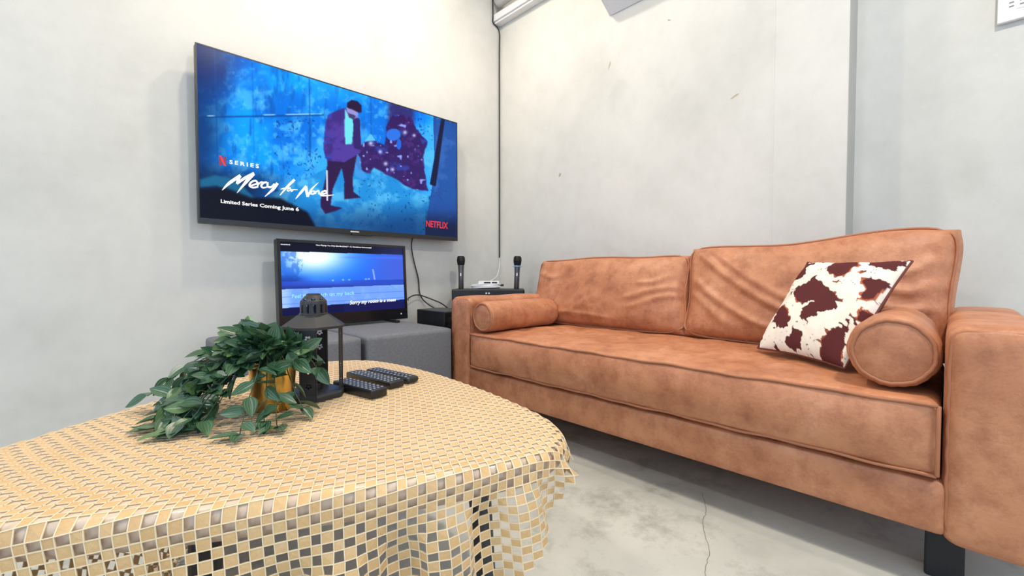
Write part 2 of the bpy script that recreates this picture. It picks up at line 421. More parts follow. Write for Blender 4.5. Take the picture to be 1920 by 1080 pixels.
def paint_tv(X, Y):
    n1 = fbm(X, Y, 260, 3); n2 = fbm(X, Y, 70, 11); n3 = fbm(X * 2.2, Y * .6, 60, 21)
    C = np.zeros(X.shape + (3,)) + np.array((4, 104, 206.))
    C = mixc(C, ss(n1, .35, .65), (8, 146, 246)); C = mixc(C, ss(n2, .50, .72) * .6, (86, 184, 246)); C = mixc(C, ss(fbm(X, Y, 24, 17), .58, .75) * .35, (130, 205, 250)); C = mixc(C, ss(n3, .55, .8) * .5, (6, 74, 152))
    lt = ss(X, 420, 700) * ss(Y, 430, 520); C = mixc(C, lt * .55 * ss(n1, .3, .6), (84, 170, 232))
    # dark sides
    C = mixc(C, (1 - ss(X, 60, 300)) * (.55 + .4 * n1), (8, 38, 88)); C = mixc(C, (1 - ss(X + (n2 - .5) * 120, 130, 330)) * (1 - ss(Y, 130, 420)) * .75, (10, 30, 86))
    C = mixc(C, ss(X, 560, 700) * (1 - ss(Y, 280, 420)) * .35, (40, 150, 240))
    # panel joints on the wall
    jy = 436 - (X - 120) * .02
    C = mixc(C, np.exp(-((Y - jy) / 5) ** 2) * (X < 700) * .7, (4, 50, 110))
    C = mixc(C, np.exp(-((Y - jy + 6) / 2.5) ** 2) * ((X > 100) & (X < 690)) * ss(vnoise(X, Y * 0, 60, 5), .45, .7), (150, 205, 240))
    for jx, a in ((628, .6), (150, .6), (340, .3), (935, .4)):
        C = mixc(C, np.exp(-((X - jx - (Y - 400) * .02) / 4) ** 2) * a * (Y < 640), (6, 66, 140))
    # splatter
    sp_ = vnoise(X, Y, 7, 31) * ss(fbm(X, Y, 90, 41), .46, .66); C = mixc(C, ss(sp_, .70, .82) * .6 * (X > 450) * (Y > 440), (10, 46, 100))
    # floor
    fm = inpoly(X, Y, [(330, 960), (430, 835), (600, 752), (800, 655), (960, 690), (1235, 830), (1235, 1100), (330, 1100)])
    C = mixc(C, blur(fm.astype(float), 2), (28, 128, 198)); C = mixc(C, blur(fm.astype(float), 2) * ss(n2, .42, .68) * .7, (92, 182, 226))
    C = mixc(C, fm * ss(vnoise(X, Y, 9, 51), .82, .92) * ss(n1, .5, .65) * .7, (8, 44, 88))
    C = mixc(C, ss(Y + (X - 700) * .02, 830, 1000) * (.5 + .4 * n1), (10, 46, 96))
    # lower left darkness with a lying shape
    C = mixc(C, (1 - ss(X, 280, 620)) * ss(Y, 640, 800) * .85, (4, 22, 54))
    lyi = inpoly(X, Y, [(60, 760), (140, 735), (215, 745), (285, 790), (345, 850), (320, 870), (240, 830), (150, 790), (60, 800)])
    C = mixc(C, blur(lyi.astype(float), 4) * .8, (24, 104, 140))
    dk = inpoly(X, Y, [(60, 810), (200, 800), (330, 850), (480, 850), (620, 920), (660, 990), (640, 1100), (60, 1100)])
    C = mixc(C, blur(dk.astype(float), 7) * .96, (8, 10, 24))
    # right-hand side: dark pillar and wall
    C = mixc(C, inpoly(X, Y, [(1240, 400), (1400, 440), (1400, 1060), (1205, 1060), (1255, 700)]) * .82, (28, 58, 128))
    C = mixc(C, ss(n2, .5, .7) * (X > 1255) * .35, (64, 110, 190))
    C = mixc(C, ss(Y, 880, 1000) * (X > 1215) * .8, (16, 22, 44))
    C = mixc(C, blur(inpoly(X, Y, [(1283, 430), (1300, 440), (1262, 780), (1232, 770)]).astype(float), 1), (20, 24, 54))
    # group on the floor behind, drawn as loose dark forms
    C = mixc(C, ss(X, 1000, 1040) * (1 - ss(X, 1130, 1165)) * (1 - ss(Y, 440, 560)) * .8, (52, 28, 84))
    pile = inpoly(X + (n2 - .5) * 40, Y + (n1 - .5) * 30, [(1035, 430), (1060, 410), (1130, 430), (1160, 490), (1212, 555), (1200, 700), (1222, 805), (1150, 795), (1050, 745), (960, 690), (925, 722), (870, 700), (858, 620), (900, 560), (945, 548), (1000, 570), (1012, 480)])
    C = mixc(C, blur(pile.astype(float), 2) * .95, (46, 22, 82)); C = mixc(C, pile * ss(fbm(X, Y, 30, 65), .55, .7) * .6, (78, 44, 120)); C = mixc(C, pile * ss(fbm(X, Y, 46, 61), .56, .72) * .8, (44, 60, 150)); C = mixc(C, pile * ss(vnoise(X, Y, 17, 71), .80, .92), (126, 140, 214))
    C = mixc(C, blur(((X - 1048) ** 2 / 36 ** 2 + (Y - 522) ** 2 / 30 ** 2 < 1).astype(float), 1), (38, 104, 206))
    C = mixc(C, ((X - 1076) ** 2 / 12 ** 2 + (Y - 570) ** 2 / 26 ** 2 < 1), (30, 92, 200))
    for ex, ey, er in ((936, 566, 11), (984, 608, 9), (1012, 668, 10), (1046, 697, 9), (1105, 510, 10), (1150, 525, 8)):
        C = mixc(C, np.exp(-(((X - ex) ** 2 + (Y - ey) ** 2) / er ** 2)) * .85, (190, 200, 236))
    C = mixc(C, blur(inpoly(X, Y, [(866, 612), (885, 640), (893, 700), (925, 735), (900, 748), (862, 735), (850, 660)]).astype(float), 1) * .8, (60, 140, 214))
    C = mixc(C, blur(inpoly(X, Y, [(930, 520), (940, 520), (960, 552), (905, 556)]).astype(float), 1) * .8, (96, 190, 214))
    # figure standing in a dark suit
    legs = inpoly(X, Y, [(720, 630), (716, 720), (688, 850), (686, 890), (712, 928), (765, 912), (800, 896), (738, 884), (748, 800), (792, 690), (806, 760), (806, 852), (890, 842), (852, 812), (848, 740), (872, 600)])
    C = mixc(C, blur(legs.astype(float), 1), (42, 24, 66))
    jac = inpoly(X, Y, [(806, 388), (765, 402), (722, 422), (708, 470), (698, 590), (706, 628), (722, 656), (806, 662), (884, 614), (888, 560), (878, 470), (866, 428)])
    C = mixc(C, blur(jac.astype(float), 1), (56, 40, 116)); C = mixc(C, jac * ss(n2, .5, .68) * .6, (84, 62, 160)); C = mixc(C, jac * (X < 745) * ss(vnoise(X, Y * 3, 26, 81), .5, .8) * .7, (30, 66, 176))
    C = mixc(C, blur(inpoly(X, Y, [(806, 392), (804, 470), (808, 572), (842, 570), (850, 470), (848, 440), (826, 432)]).astype(float), 1), (100, 204, 214))
    C = mixc(C, inpoly(X, Y, [(845, 440), (880, 440), (888, 600), (852, 590)]) * .9, (44, 30, 92))
    C = mixc(C, blur(inpoly(X, Y, [(812, 395), (826, 375), (872, 410), (868, 436), (846, 446), (822, 432)]).astype(float), 1), (134, 132, 196))
    C = mixc(C, blur(inpoly(X, Y, [(820, 412), (834, 418), (862, 428), (850, 446), (826, 438)]).astype(float), 1) * .8, (44, 36, 72))
    C = mixc(C, blur(inpoly(X, Y, [(814, 384), (816, 362), (836, 348), (866, 354), (888, 376), (890, 412), (872, 412), (842, 396), (826, 392)]).astype(float), 1), (36, 20, 52))
    C = mixc(C, np.exp(-((X - 719 - (Y - 780) * .02) / 4) ** 2) * ((Y > 705) & (Y < 860)), (220, 226, 240))
    return np.clip(C, 0, 255)
place_tv = lambda u, v, e=0.: np.stack([SX0 + (SX1 - SX0) * np.asarray(u), np.full(np.shape(u), TY - .0005 - e), SZ1 - (SZ1 - SZ0) * np.asarray(v)], -1)
scr = screen('screen', tv, QTV, 460, 260, paint_tv, place_tv)
def flat(name, vf, Hm, place, m, parent, e=.0012):
    u, v = ap(Hm, vf[0][:, 0], vf[0][:, 1])
    o = mk(name, place(u, v, e), vf[1], m, parent=parent); return o
def textq(body, quad, **kw):
    V, Fc = glyph(body, 1, **kw); q = np.array(quad, float)          # quad: TL, TR, BR, BL in image crop pixels
    a = V[:, :1]; b_ = 1 - V[:, 1:2]
    P = (q[0] * (1 - a) + q[1] * a) * (1 - b_) + (q[3] * (1 - a) + q[2] * a) * b_
    return P, Fc
flat('title_lettering', textq('SERIES', [(217, 655), (370, 677), (370, 698), (217, 676)], bold=.03, spacing=1.5), QTV, place_tv, 'text_white', scr)
flat('title_lettering', textq('Limited Series Coming June 6', [(171, 860), (576, 897), (576, 922), (171, 885)], bold=.028), QTV, place_tv, 'text_white', scr)
flat('red_lettering', textq('NETFLIX', [(1218, 952), (1326, 962), (1326, 995), (1218, 985)], bold=.02), QTV, place_tv, 'text_red', scr)
flat('red_letter_mark', (np.array([(162, 632), (174, 634), (175, 685), (163, 683), (187, 637), (199, 639), (200, 688), (188, 686)], float), [(0, 1, 2, 3), (4, 5, 6, 7)]), QTV, place_tv, 'text_red_dark', scr)
flat('red_letter_mark', (np.array([(162, 632), (174, 634), (200, 688), (188, 686)], float), [(0, 1, 2, 3)]), QTV, place_tv, 'text_red', scr, .0018)
c5 = lambda x, y: ((x / 7.7125 + 400 - 350) * 2.7, (y / 7.7125 + 280 - 60) * 2.7)
ST = [([(125, 625), (230, 520), (400, 405)], (8, 42, 46)), ([(392, 405), (365, 470), (345, 530)], (40, 40, 34)), ([(345, 530), (450, 450), (600, 370)], (26, 40, 40)),
      ([(595, 378), (480, 500), (345, 665)], (42, 44, 6)), ([(530, 560), (640, 520), (620, 480), (560, 500), (530, 550), (580, 580), (660, 570)], (22, 26, 26, 22)),
      ([(655, 500), (650, 580)], (24, 20)), ([(652, 545), (700, 500), (730, 505)], (18, 24)), ([(790, 500), (740, 510), (705, 550), (730, 580), (800, 570)], (22, 30, 26, 14)),
      ([(800, 500), (800, 560), (850, 570), (900, 520)], (24, 28, 22)), ([(945, 510), (880, 600), (755, 715)], (38, 40, 6)),
      ([(1195, 455), (1090, 560), (980, 690)], (34, 32, 10)), ([(990, 600), (1080, 580), (1140, 575)], (12, 22, 10)), ([(1085, 620), (1110, 590), (1140, 600), (1110, 625), (1085, 620)], (14, 14)),
      ([(1150, 595), (1150, 630), (1175, 605), (1240, 605)], (16, 20, 8)),
      ([(1210, 740), (1290, 640), (1365, 550)], (8, 34, 36)), ([(1360, 550), (1370, 630), (1385, 710)], (36, 36, 30)), ([(1385, 705), (1440, 600), (1540, 495)], (30, 26, 4)),
      ([(1450, 620), (1430, 655), (1460, 665), (1490, 640), (1460, 615)], (20, 20)), ([(1500, 620), (1498, 665)], (18, 18)), ([(1500, 640), (1545, 615), (1550, 670)], (16, 22, 18)),
      ([(1590, 665), (1660, 645), (1640, 615), (1590, 640), (1580, 680), (1660, 685), (1770, 672)], (20, 22, 24, 22, 6))]
parts = []
for k, (P, wd) in enumerate(ST):
    v, f = stroke(P, [q * 1.12 for q in wd]); x, y = c5(v[:, 0], v[:, 1]); parts.append((np.stack([x, y, np.full(len(x), 0)], 1), f))
sv, sf = join(*parts)
flat('brush_lettering', (sv[:, :2], sf), QTV, place_tv, 'text_white', scr)
mk('maker_mark', *box(-1.23, -1.18, TY - .003, TY, TZ0 + .008, TZ0 + .015), 'silver', parent=tv)
# small monitor -------------------------------------------------------------
OTZ = .47
mon = thing('monitor', (-1.27, -.17, OTZ), 'small black flat screen on the grey ottomans showing karaoke lyrics', 'monitor')
mw, mh = .722, .438
MM = Matrix.Translation((-1.272, -.175, OTZ + .012)) @ Matrix.Rotation(math.radians(3.0), 4, 'Z') @ Matrix.Rotation(math.radians(-3.0), 4, 'X')
mk('case', *xf(bevbox(-mw / 2, mw / 2, -.004, .035, 0, mh, .006), MM), 'black_plastic', parent=mon)
mk('bezel', *xf(join(box(-mw / 2, mw / 2, -.010, -.003, 0, .062), box(-mw / 2, mw / 2, -.010, -.003, mh - .014, mh), box(-mw / 2, -mw / 2 + .016, -.010, -.003, .062, mh - .014), box(mw / 2 - .016, mw / 2, -.010, -.003, .062, mh - .014)), MM), 'black_gloss', parent=mon)
for s in (-1, 1): mk('foot', *bevbox(-1.272 + s * .25 - .012, -1.272 + s * .25 + .012, -.25, -.09, OTZ + .001, OTZ + .015, .004), 'black_plastic', parent=mon)
mk('power_light', *xf(lathe([(.0045, 0), (.0045, .002)], 12), MM @ Matrix.Translation((mw / 2 - .045, -.0095, .031)) @ Matrix.Rotation(math.pi / 2, 4, 'X')), 'led_white', parent=mon)
MX0, MX1, MZ0, MZ1 = -mw / 2 + .016, mw / 2 - .016, .062, mh - .014
QM = quad_h([(74, 90), (1505, 150), (1530, 872), (100, 935)])
def place_mon(u, v, e=0.):
    P = np.stack([MX0 + (MX1 - MX0) * np.asarray(u), np.full(np.shape(u), -.0045 - e), MZ1 - (MZ1 - MZ0) * np.asarray(v)], -1)
    m_ = np.array(MM); return P @ m_[:3, :3].T + m_[:3, 3]
def paint_mon(X, Y):
    n1 = fbm(X, Y, 240, 103); n2 = fbm(X, Y, 60, 113)
    C = np.zeros(X.shape + (3,)) + np.array((14, 16, 34.))
    top = 200 + (X - 90) * .02; hor = 540 - (X - 300) * .012; dk = 632 - (X - 105) * .032; bot = 845 - (X - 115) * .056
    C = mixc(C, (Y < top) * ss(X, 900, 1500) * .8, (38, 44, 84))
    sky = (Y >= top) & (Y < hor)
    C = mixc(C, sky, (24, 92, 222)); C = mixc(C, sky * ss(X, 850, 1400) * .85, (66, 88, 196))
    g = np.exp(-(((X - 480) / 470) ** 2 + ((Y - 250) / 240) ** 2)); C = mixc(C, sky * np.clip(g * 1.0, 0, 1), (64, 160, 252))
    g = np.exp(-(((X - 450) / 330) ** 2 + ((Y - 240) / 170) ** 2)); C = mixc(C, sky * np.clip(g * 1.2, 0, 1), (226, 242, 255))
    C = mixc(C, sky * np.exp(-((Y - 262 - X * .003) / 12) ** 2) * ss(X, 700, 900) * .5, (72, 110, 240))
    tree = sky * (X + (n2 - .5) * 260 < 330 - (470 - Y) * -.12) * ss(n2, .42, .6); C = mixc(C, tree * .55, (30, 84, 178))
    C = mixc(C, sky * ss(Y, 430, 540) * (1 - ss(X, 200, 500)) * .8, (26, 56, 140))
    sea = (Y >= hor) & (Y < dk); C = mixc(C, sea, (40, 70, 178)); C = mixc(C, sea * ss(Y, 570, 640), (30, 46, 120)); C = mixc(C, sea * np.exp(-((X - 620) / 300) ** 2) * (1 - ss(Y, 540, 600)) * .6, (60, 120, 226))
    for ex, ey in ((672, 532), (790, 526), (862, 526), (1060, 520), (1095, 518)): C = mixc(C, np.exp(-(((X - ex) / 12) ** 2 + ((Y - ey) / 8) ** 2)), (150, 190, 250))
    C = mixc(C, np.exp(-((X - 1145 - (Y - 410) * .18) / 9) ** 2) * ((Y > 400) & (Y < 525)) * .8, (170, 186, 240))
    deck = (Y >= dk) & (Y < bot); C = mixc(C, deck, (104, 146, 232)); C = mixc(C, deck * (1 - ss(X, 110, 240)) * .6, (176, 206, 250)); C = mixc(C, deck * ss(n2, .5, .7) * .3, (140, 176, 240))
    for off in (88, 170): C = mixc(C, deck * np.exp(-((Y - dk - off + (X - 105) * .004 * off / 60) / 3) ** 2) * .7, (62, 92, 176))
    C = mixc(C, (Y >= bot), (16, 18, 62))
    C = mixc(C, blur(((Y >= bot) & (X > 800)).astype(float), 3) * .5, (24, 26, 86))
    return np.clip(C, 0, 255)
ms = screen('screen', mon, QM, 280, 160, paint_mon, place_mon)
flat('lyric_lettering', textq('Sorry my room is a mess', [(866, 770), (1422, 748), (1422, 795), (866, 832)], shear=.2, bold=.03), QM, place_mon, 'text_white', ms)
flat('lyric_lettering', textq('Feel the scratch on my back', [(208, 690), (925, 660), (925, 712), (208, 748)], bold=.01), QM, place_mon, 'text_cyan', ms)
flat('status_lettering', textq('Now Playing: You Only Like Me (Live) 7 - G. Sometimes Instrumental', [(480, 116), (1125, 140), (1125, 160), (480, 136)], bold=.03), QM, place_mon, 'text_white', ms)
flat('status_lettering', textq('00:36/03:42', [(84, 114), (188, 118), (188, 130), (84, 126)], bold=.03), QM, place_mon, 'text_white', ms)

# ------------------------------------------------------------------ ottomans
def ottoman(x0, x1, y0, y1, label):
    t = thing('ottoman', ((x0 + x1) / 2, (y0 + y1) / 2, 0), label, 'ottoman', 'grey cube ottomans')
    c = np.array([(x0 + x1) / 2, (y0 + y1) / 2, .235]); h = np.array([(x1 - x0) / 2, (y1 - y0) / 2, .235])
    V, Fc, U = rbox((0, 0, 0), h, .018, (22, 22, 18))
    up = np.clip(U[:, 2], 0, 1) > .98
    dome = (1 - U[:, 0] ** 4) * (1 - U[:, 1] ** 4)
    V[:, 2] += np.where(up, dome * .004, 0) ; V[:, 2] -= np.where(up, .004, 0)
    side = np.maximum(np.abs(U[:, 0]), np.abs(U[:, 1])) > .98
    bl = (1 - U[:, 2] ** 2) * .006
    V[:, 0] += np.where(np.abs(U[:, 0]) > .98, np.sign(U[:, 0]) * bl * (1 - U[:, 1] ** 2), 0); V[:, 1] += np.where(np.abs(U[:, 1]) > .98, np.sign(U[:, 1]) * bl * (1 - U[:, 0] ** 2), 0)
    mk('body', V + c, Fc, 'grey_fabric', parent=t, smooth=True)
    hx, hy = h[0] - .004, h[1] - .004; pts = []
    for a in np.linspace(0, 2 * math.pi, 64, endpoint=False):
        k = 1 / max(abs(math.cos(a)) ** 14 + abs(math.sin(a)) ** 14, 1e-9) ** (1 / 14)
        pts.append((c[0] + hx * k * math.cos(a), c[1] + hy * k * math.sin(a), .458))
    mk('piping', *tube(pts, .0028, 6, closed=True), 'grey_fabric', parent=t, smooth=True)
ottoman(-1.918, -1.420, -.635, -.130, 'grey fabric cube ottoman behind the plant, under the left half of the monitor')
ottoman(-1.396, -.925, -.635, -.130, 'grey fabric cube ottoman next to the sofa arm, under the right half of the monitor')

# ------------------------------------------------------------------ karaoke speaker, microphones, small things in the corner
def rz(a, loc): return Matrix.Translation(loc) @ Matrix.Rotation(a, 4, 'Z')
SPK = rz(math.radians(-45), (-.345, -.268, 0))
sp = thing('karaoke_speaker', (-.345, -.268, 0), 'black box speaker standing in the corner behind the sofa arm', 'speaker')
mk('cabinet', *xf(bevbox(-.238, .238, -.118, .118, .012, .652, .008), SPK), 'black_plastic', parent=sp)
mk('grille', *xf(bevbox(-.222, .222, -.126, -.117, .04, .60, .004), SPK), 'speaker_cloth', parent=sp)
for s in (-1, 1): mk('foot', *xf(bevbox(s * .19 - .02, s * .19 + .02, -.10, .10, .0, .014, .003), SPK), 'black_rubber', parent=sp)
for k in range(2): mk('indicator', *xf(lathe([(.0055, 0), (.0055, .002)], 12), SPK @ Matrix.Translation((-.012 + k * .018, -.118, .626)) @ Matrix.Rotation(math.pi / 2, 4, 'X')), 'led_white', parent=sp)
def mic(loc, tilt, label, ring):
    t = thing('microphone', loc, label, 'microphone', 'microphones on the speaker')
    Mx = Matrix.Translation(loc) @ Matrix.Rotation(tilt, 4, Vector((1, 1, 0)).normalized())
    mk('handle', *xf(lathe([(.0165, 0), (.018, .004), (.018, .10), (.0195, .135), (.022, .155), (.022, .158)], 28), Mx), 'mic_body', parent=t, auto=.7)
    hd = [(.0215, .157), (.0245, .166), (.027, .18), (.0275, .195), (.0265, .208), (.023, .217), (.016, .2205), (.0, .2212)]
    mk('grille', *xf(lathe(hd[:-1], 28), Mx), 'mic_grille', parent=t, smooth=True)
    mk('grille_band', *xf(lathe([(.0277, .184), (.0284, .187), (.0284, .190), (.0277, .193)], 28), Mx), 'mic_grille', parent=t, smooth=True)
    mk('switch', *xf(bevbox(-.004, .004, -.0205, -.016, .085, .105, .001), Mx @ Matrix.Rotation(math.radians(-45), 4, 'Z')), 'led_white', parent=t)
    if ring:
        mk('ring', *xf(lathe([(.021, .147), (.034, .149), (.034, .153), (.021, .155)], 28), Mx), 'ring_blue', parent=t, auto=.5)
mic((-.492, -.148, .6525), 0, 'black and silver microphone standing on the left end of the speaker', False)
mic((-.215, -.400, .6525), math.radians(2), 'microphone with a light blue ring standing on the right end of the speaker', True)
ad = thing('power_adapter', (-.32, -.235, .652), 'white power adapter block with black plugs lying on the speaker', 'adapter')
AM = rz(math.radians(-45), (-.315, -.235, .6525))
mk('block', *xf(bevbox(-.075, .07, -.022, .022, 0, .052, .006), AM), 'white_plastic', parent=ad, auto=.5)
mk('plug', *xf(bevbox(-.035, .010, -.030, -.020, .034, .045, .003), AM), 'black_plastic', parent=ad)
mk('plug', *xf(bevbox(.020, .055, -.030, -.020, .034, .045, .003), AM), 'black_plastic', parent=ad)
mk('plug', *xf(bevbox(.072, .10, -.02, .005, .016, .03, .003), AM), 'black_plastic', parent=ad)
pts = []
for a in np.linspace(0, 2 * math.pi * 5.3, 150):
    k = a / (2 * math.pi); pts.append(((.095 - .006 * math.sin(k * 2.1)) * math.cos(a) - .02, (.032 + .003 * math.sin(k * 3.3)) * math.sin(a) - .062, .006 + .0045 * k * (1 + .25 * math.sin(a * 1.3))))
cv = tube(pts, .0034, 8)
o = mk('cable_coil', *xf(cv, AM), 'white_plastic', smooth=True); tag(o, 'coil of white cable lying on the speaker between the two microphones', 'cable')

def cable(name, P, r, m, label, n=10):
    o = mk(name, *tube(catmull(P, n), r, 8), m, smooth=True); return tag(o, label, 'cable')
cable('corner_cable', [(-.085, -.012, 2.95), (-.075, -.008, 2.71), (-.074, -.008, 2.645), (-.013, -.010, 2.60), (-.012, -.010, 2.4), (-.011, -.010, 1.6), (-.012, -.010, .88)], .0042, 'black_rubber', 'long black cable running down the corner between the two walls')
cable('adapter_lead', [(-.012, -.011, .878), (-.02, -.02, .82), (-.12, -.10, .74), (-.26, -.21, .713), (-.30, -.232, .7065)], .0028, 'white_plastic', 'thin white lead dropping from the corner cable to the adapter')
cable('television_cable', [(-.80, -.045, .985), (-.80, -.030, .93), (-.775, -.016, .84), (-.74, -.014, .72), (-.73, -.016, .62), (-.69, -.03, .56), (-.62, -.06, .51), (-.56, -.09, .47)], .004, 'black_rubber', 'black cable hanging from the television down the wall')
cable('monitor_cable', [(-.898, -.15, .592), (-.86, -.09, .60), (-.80, -.06, .615), (-.74, -.04, .612), (-.66, -.04, .585), (-.58, -.05, .55), (-.52, -.07, .50)], .0038, 'black_rubber', 'black cable running sideways from the monitor to behind the sofa')
sb = thing('subwoofer', (-.73, -.33, 0), 'small black box standing between the grey ottoman and the sofa arm', 'speaker')
mk('cabinet', *bevbox(-.845, -.655, -.45, -.16, 0, .535, .006), 'black_plastic', parent=sb)
mk('painted_recess', *bevbox(-.82, -.68, -.4515, -.449, .33, .50, .001), 'recess_shade', parent=sb)  # flat plate on the cabinet; the recess's shade is put into its colour

# ------------------------------------------------------------------ sofa
SF, SB = -.900, -.06            # front and back
YL, YLi, YRi, YR = -.580, -.745, -2.457, -2.628
so = thing('sofa', (-.48, -1.6, 0), 'long tan distressed leather sofa with padded arms along the right wall', 'sofa')
def wr_seg(u, v, segs):
    """creases: (points in uv, amplitude, width); both ends fade"""
    d = np.zeros_like(u)
    for P, A, wdt in segs:
        P = catmull(np.array(P, float), 6); best = np.full(u.shape, 1e9); tt = np.zeros(u.shape)
        for i in range(len(P) - 1):
            a, b_ = P[i], P[i + 1]; ab = b_ - a; L2 = ab @ ab + 1e-12
            t = np.clip(((u - a[0]) * ab[0] + (v - a[1]) * ab[1]) / L2, 0, 1)
            ds = (u - a[0] - t * ab[0]) ** 2 + (v - a[1] - t * ab[1]) ** 2
            k = ds < best; best[k] = ds[k]; tt[k] = ((i + t) / (len(P) - 1))[k]
        d += A * np.exp(-best / wdt ** 2) * np.clip(np.minimum(tt, 1 - tt) * 5 + .25, 0, 1)
    return d
def arm(y0, y1):
    c = ((SF + SB) / 2, (y0 + y1) / 2, (.124 + .625) / 2); h = ((SB - SF) / 2, abs(y1 - y0) / 2, (.625 - .124) / 2)
    V, Fc, U = rbox((0, 0, 0), h, .030, (36, 16, 26))
    bl = (1 - U[:, 1] ** 2); V[:, 2] += np.where(U[:, 2] > .9, .006 * bl, 0); V[:, 0] -= np.where(U[:, 0] < -.9, .006 * bl * (1 - U[:, 2] ** 4), 0)
    V[:, 2] += .0025 * np.sin(V[:, 0] * 19 + 1) * (U[:, 2] > .8)
    a = mk('arm', V + np.array(c), Fc, 'leather', parent=so, smooth=True)
    # piping around the front panel of the arm
    hy, hz = h[1] - .009, h[2] - .009; pts = []
    for t in np.linspace(0, 2 * math.pi, 96, endpoint=False):
        k = 1 / (abs(math.cos(t)) ** 10 + abs(math.sin(t)) ** 10) ** .1
        pts.append((SF + .010, c[1] + hy * k * math.cos(t), c[2] + hz * k * math.sin(t)))
    pts = np.array(pts); pts[:, 1] += .0012 * np.sin(np.arange(96) * 1.7)
    mk('piping', *tube(pts, .0048, 8, closed=True), 'leather_piping', parent=a, smooth=True)
    return a
arm(YL, YLi); arm(YRi, YR)
V, Fc, U = rbox((0, 0, 0), ((-.10 - SF) / 2 - .003, (YLi - YRi) / 2 + .01, .064), .014, (14, 60, 10))
V[:, 0] -= np.where(U[:, 0] < -.9, .004 * (1 - U[:, 2] ** 2), 0)
mk('base_rail', V + np.array([(-.10 + SF) / 2 + .003, (YLi + YRi) / 2, .202]), Fc, 'leather', parent=so, smooth=True)
mk('back_frame', *bevbox(-.115, -.062, YRi + .012, YLi - .012, .125, .66, .02, 3), 'leather', parent=so, auto=.8)
# bench seat with tufts
sc_ = np.array([(-.20 + SF) / 2 - .004, (YLi + YRi) / 2, .361]); sh = np.array([(-.20 - SF) / 2, (YLi - YRi) / 2 - .004, .088])
V, Fc, U = rbox((0, 0, 0), sh, .020, (46, 110, 18))
topm = ss(V[:, 2], .04, .085); fr = ss(-V[:, 0], .25, .35)
V[:, 0] -= np.where(U[:, 0] < -.8, .020 * np.clip(1 - (V[:, 2] / .088) ** 2, 0, 1) * np.clip(1 - (V[:, 1] / sh[1]) ** 10, 0, 1), 0)
crown = .020 * np.clip(1 - (V[:, 0] / sh[0]) ** 2, 0, 1) * np.clip(1 - (V[:, 1] / sh[1]) ** 6, 0, 1)
d = crown.copy()
for i in range(6):
    for j in range(2):
        ty = -sh[1] + sh[1] * 2 * (i + .5 + .25 * (j - .5)) / 6; tx = -.10 + j * .2
        r2 = ((V[:, 0] - tx) / .055) ** 2 + ((V[:, 1] - ty) / .055) ** 2; d -= .012 * np.exp(-r2)
        d += .003 * np.exp(-r2 / 5) * np.cos(5 * np.arctan2(V[:, 1] - ty, V[:, 0] - tx) + i)
d += .0022 * np.sin(V[:, 1] * 31 + 2 * np.sin(V[:, 0] * 15)) * np.clip(1 - (V[:, 0] / sh[0]) ** 2, 0, 1)
V[:, 2] += topm * d
seat = mk('seat_cushion', V + sc_, Fc, 'leather', parent=so, smooth=True)
ys = np.linspace(YRi + .008, YLi - .008, 90)
for zz, xx in ((.443, SF - .007), (.280, SF - .006)):
    pts = np.stack([np.full(90, xx) + .0015 * np.sin(ys * 23), ys, zz + .0016 * np.sin(ys * 17 + 1) + .0012 * np.sin(ys * 41)], 1)
    mk('piping', *tube(pts, .0045, 8), 'leather_piping', parent=seat, smooth=True)
for yy in (YLi - .007, YRi + .007):
    mk('piping', *tube(catmull([(SF - .006, yy, .443), (SF - .014, yy, .40), (SF - .014, yy, .32), (SF - .006, yy, .281)], 6), .0045, 8), 'leather_piping', parent=seat, smooth=True)
for x, y in ((-.78, YRi - .008), (-.78, YLi + .008), (-.16, YRi - .008), (-.16, YLi + .008)):
    mk('leg', *bevbox(x - .035, x + .035, y - .035, y + .035, 0, .14, .005), 'sofa_leg', parent=so)

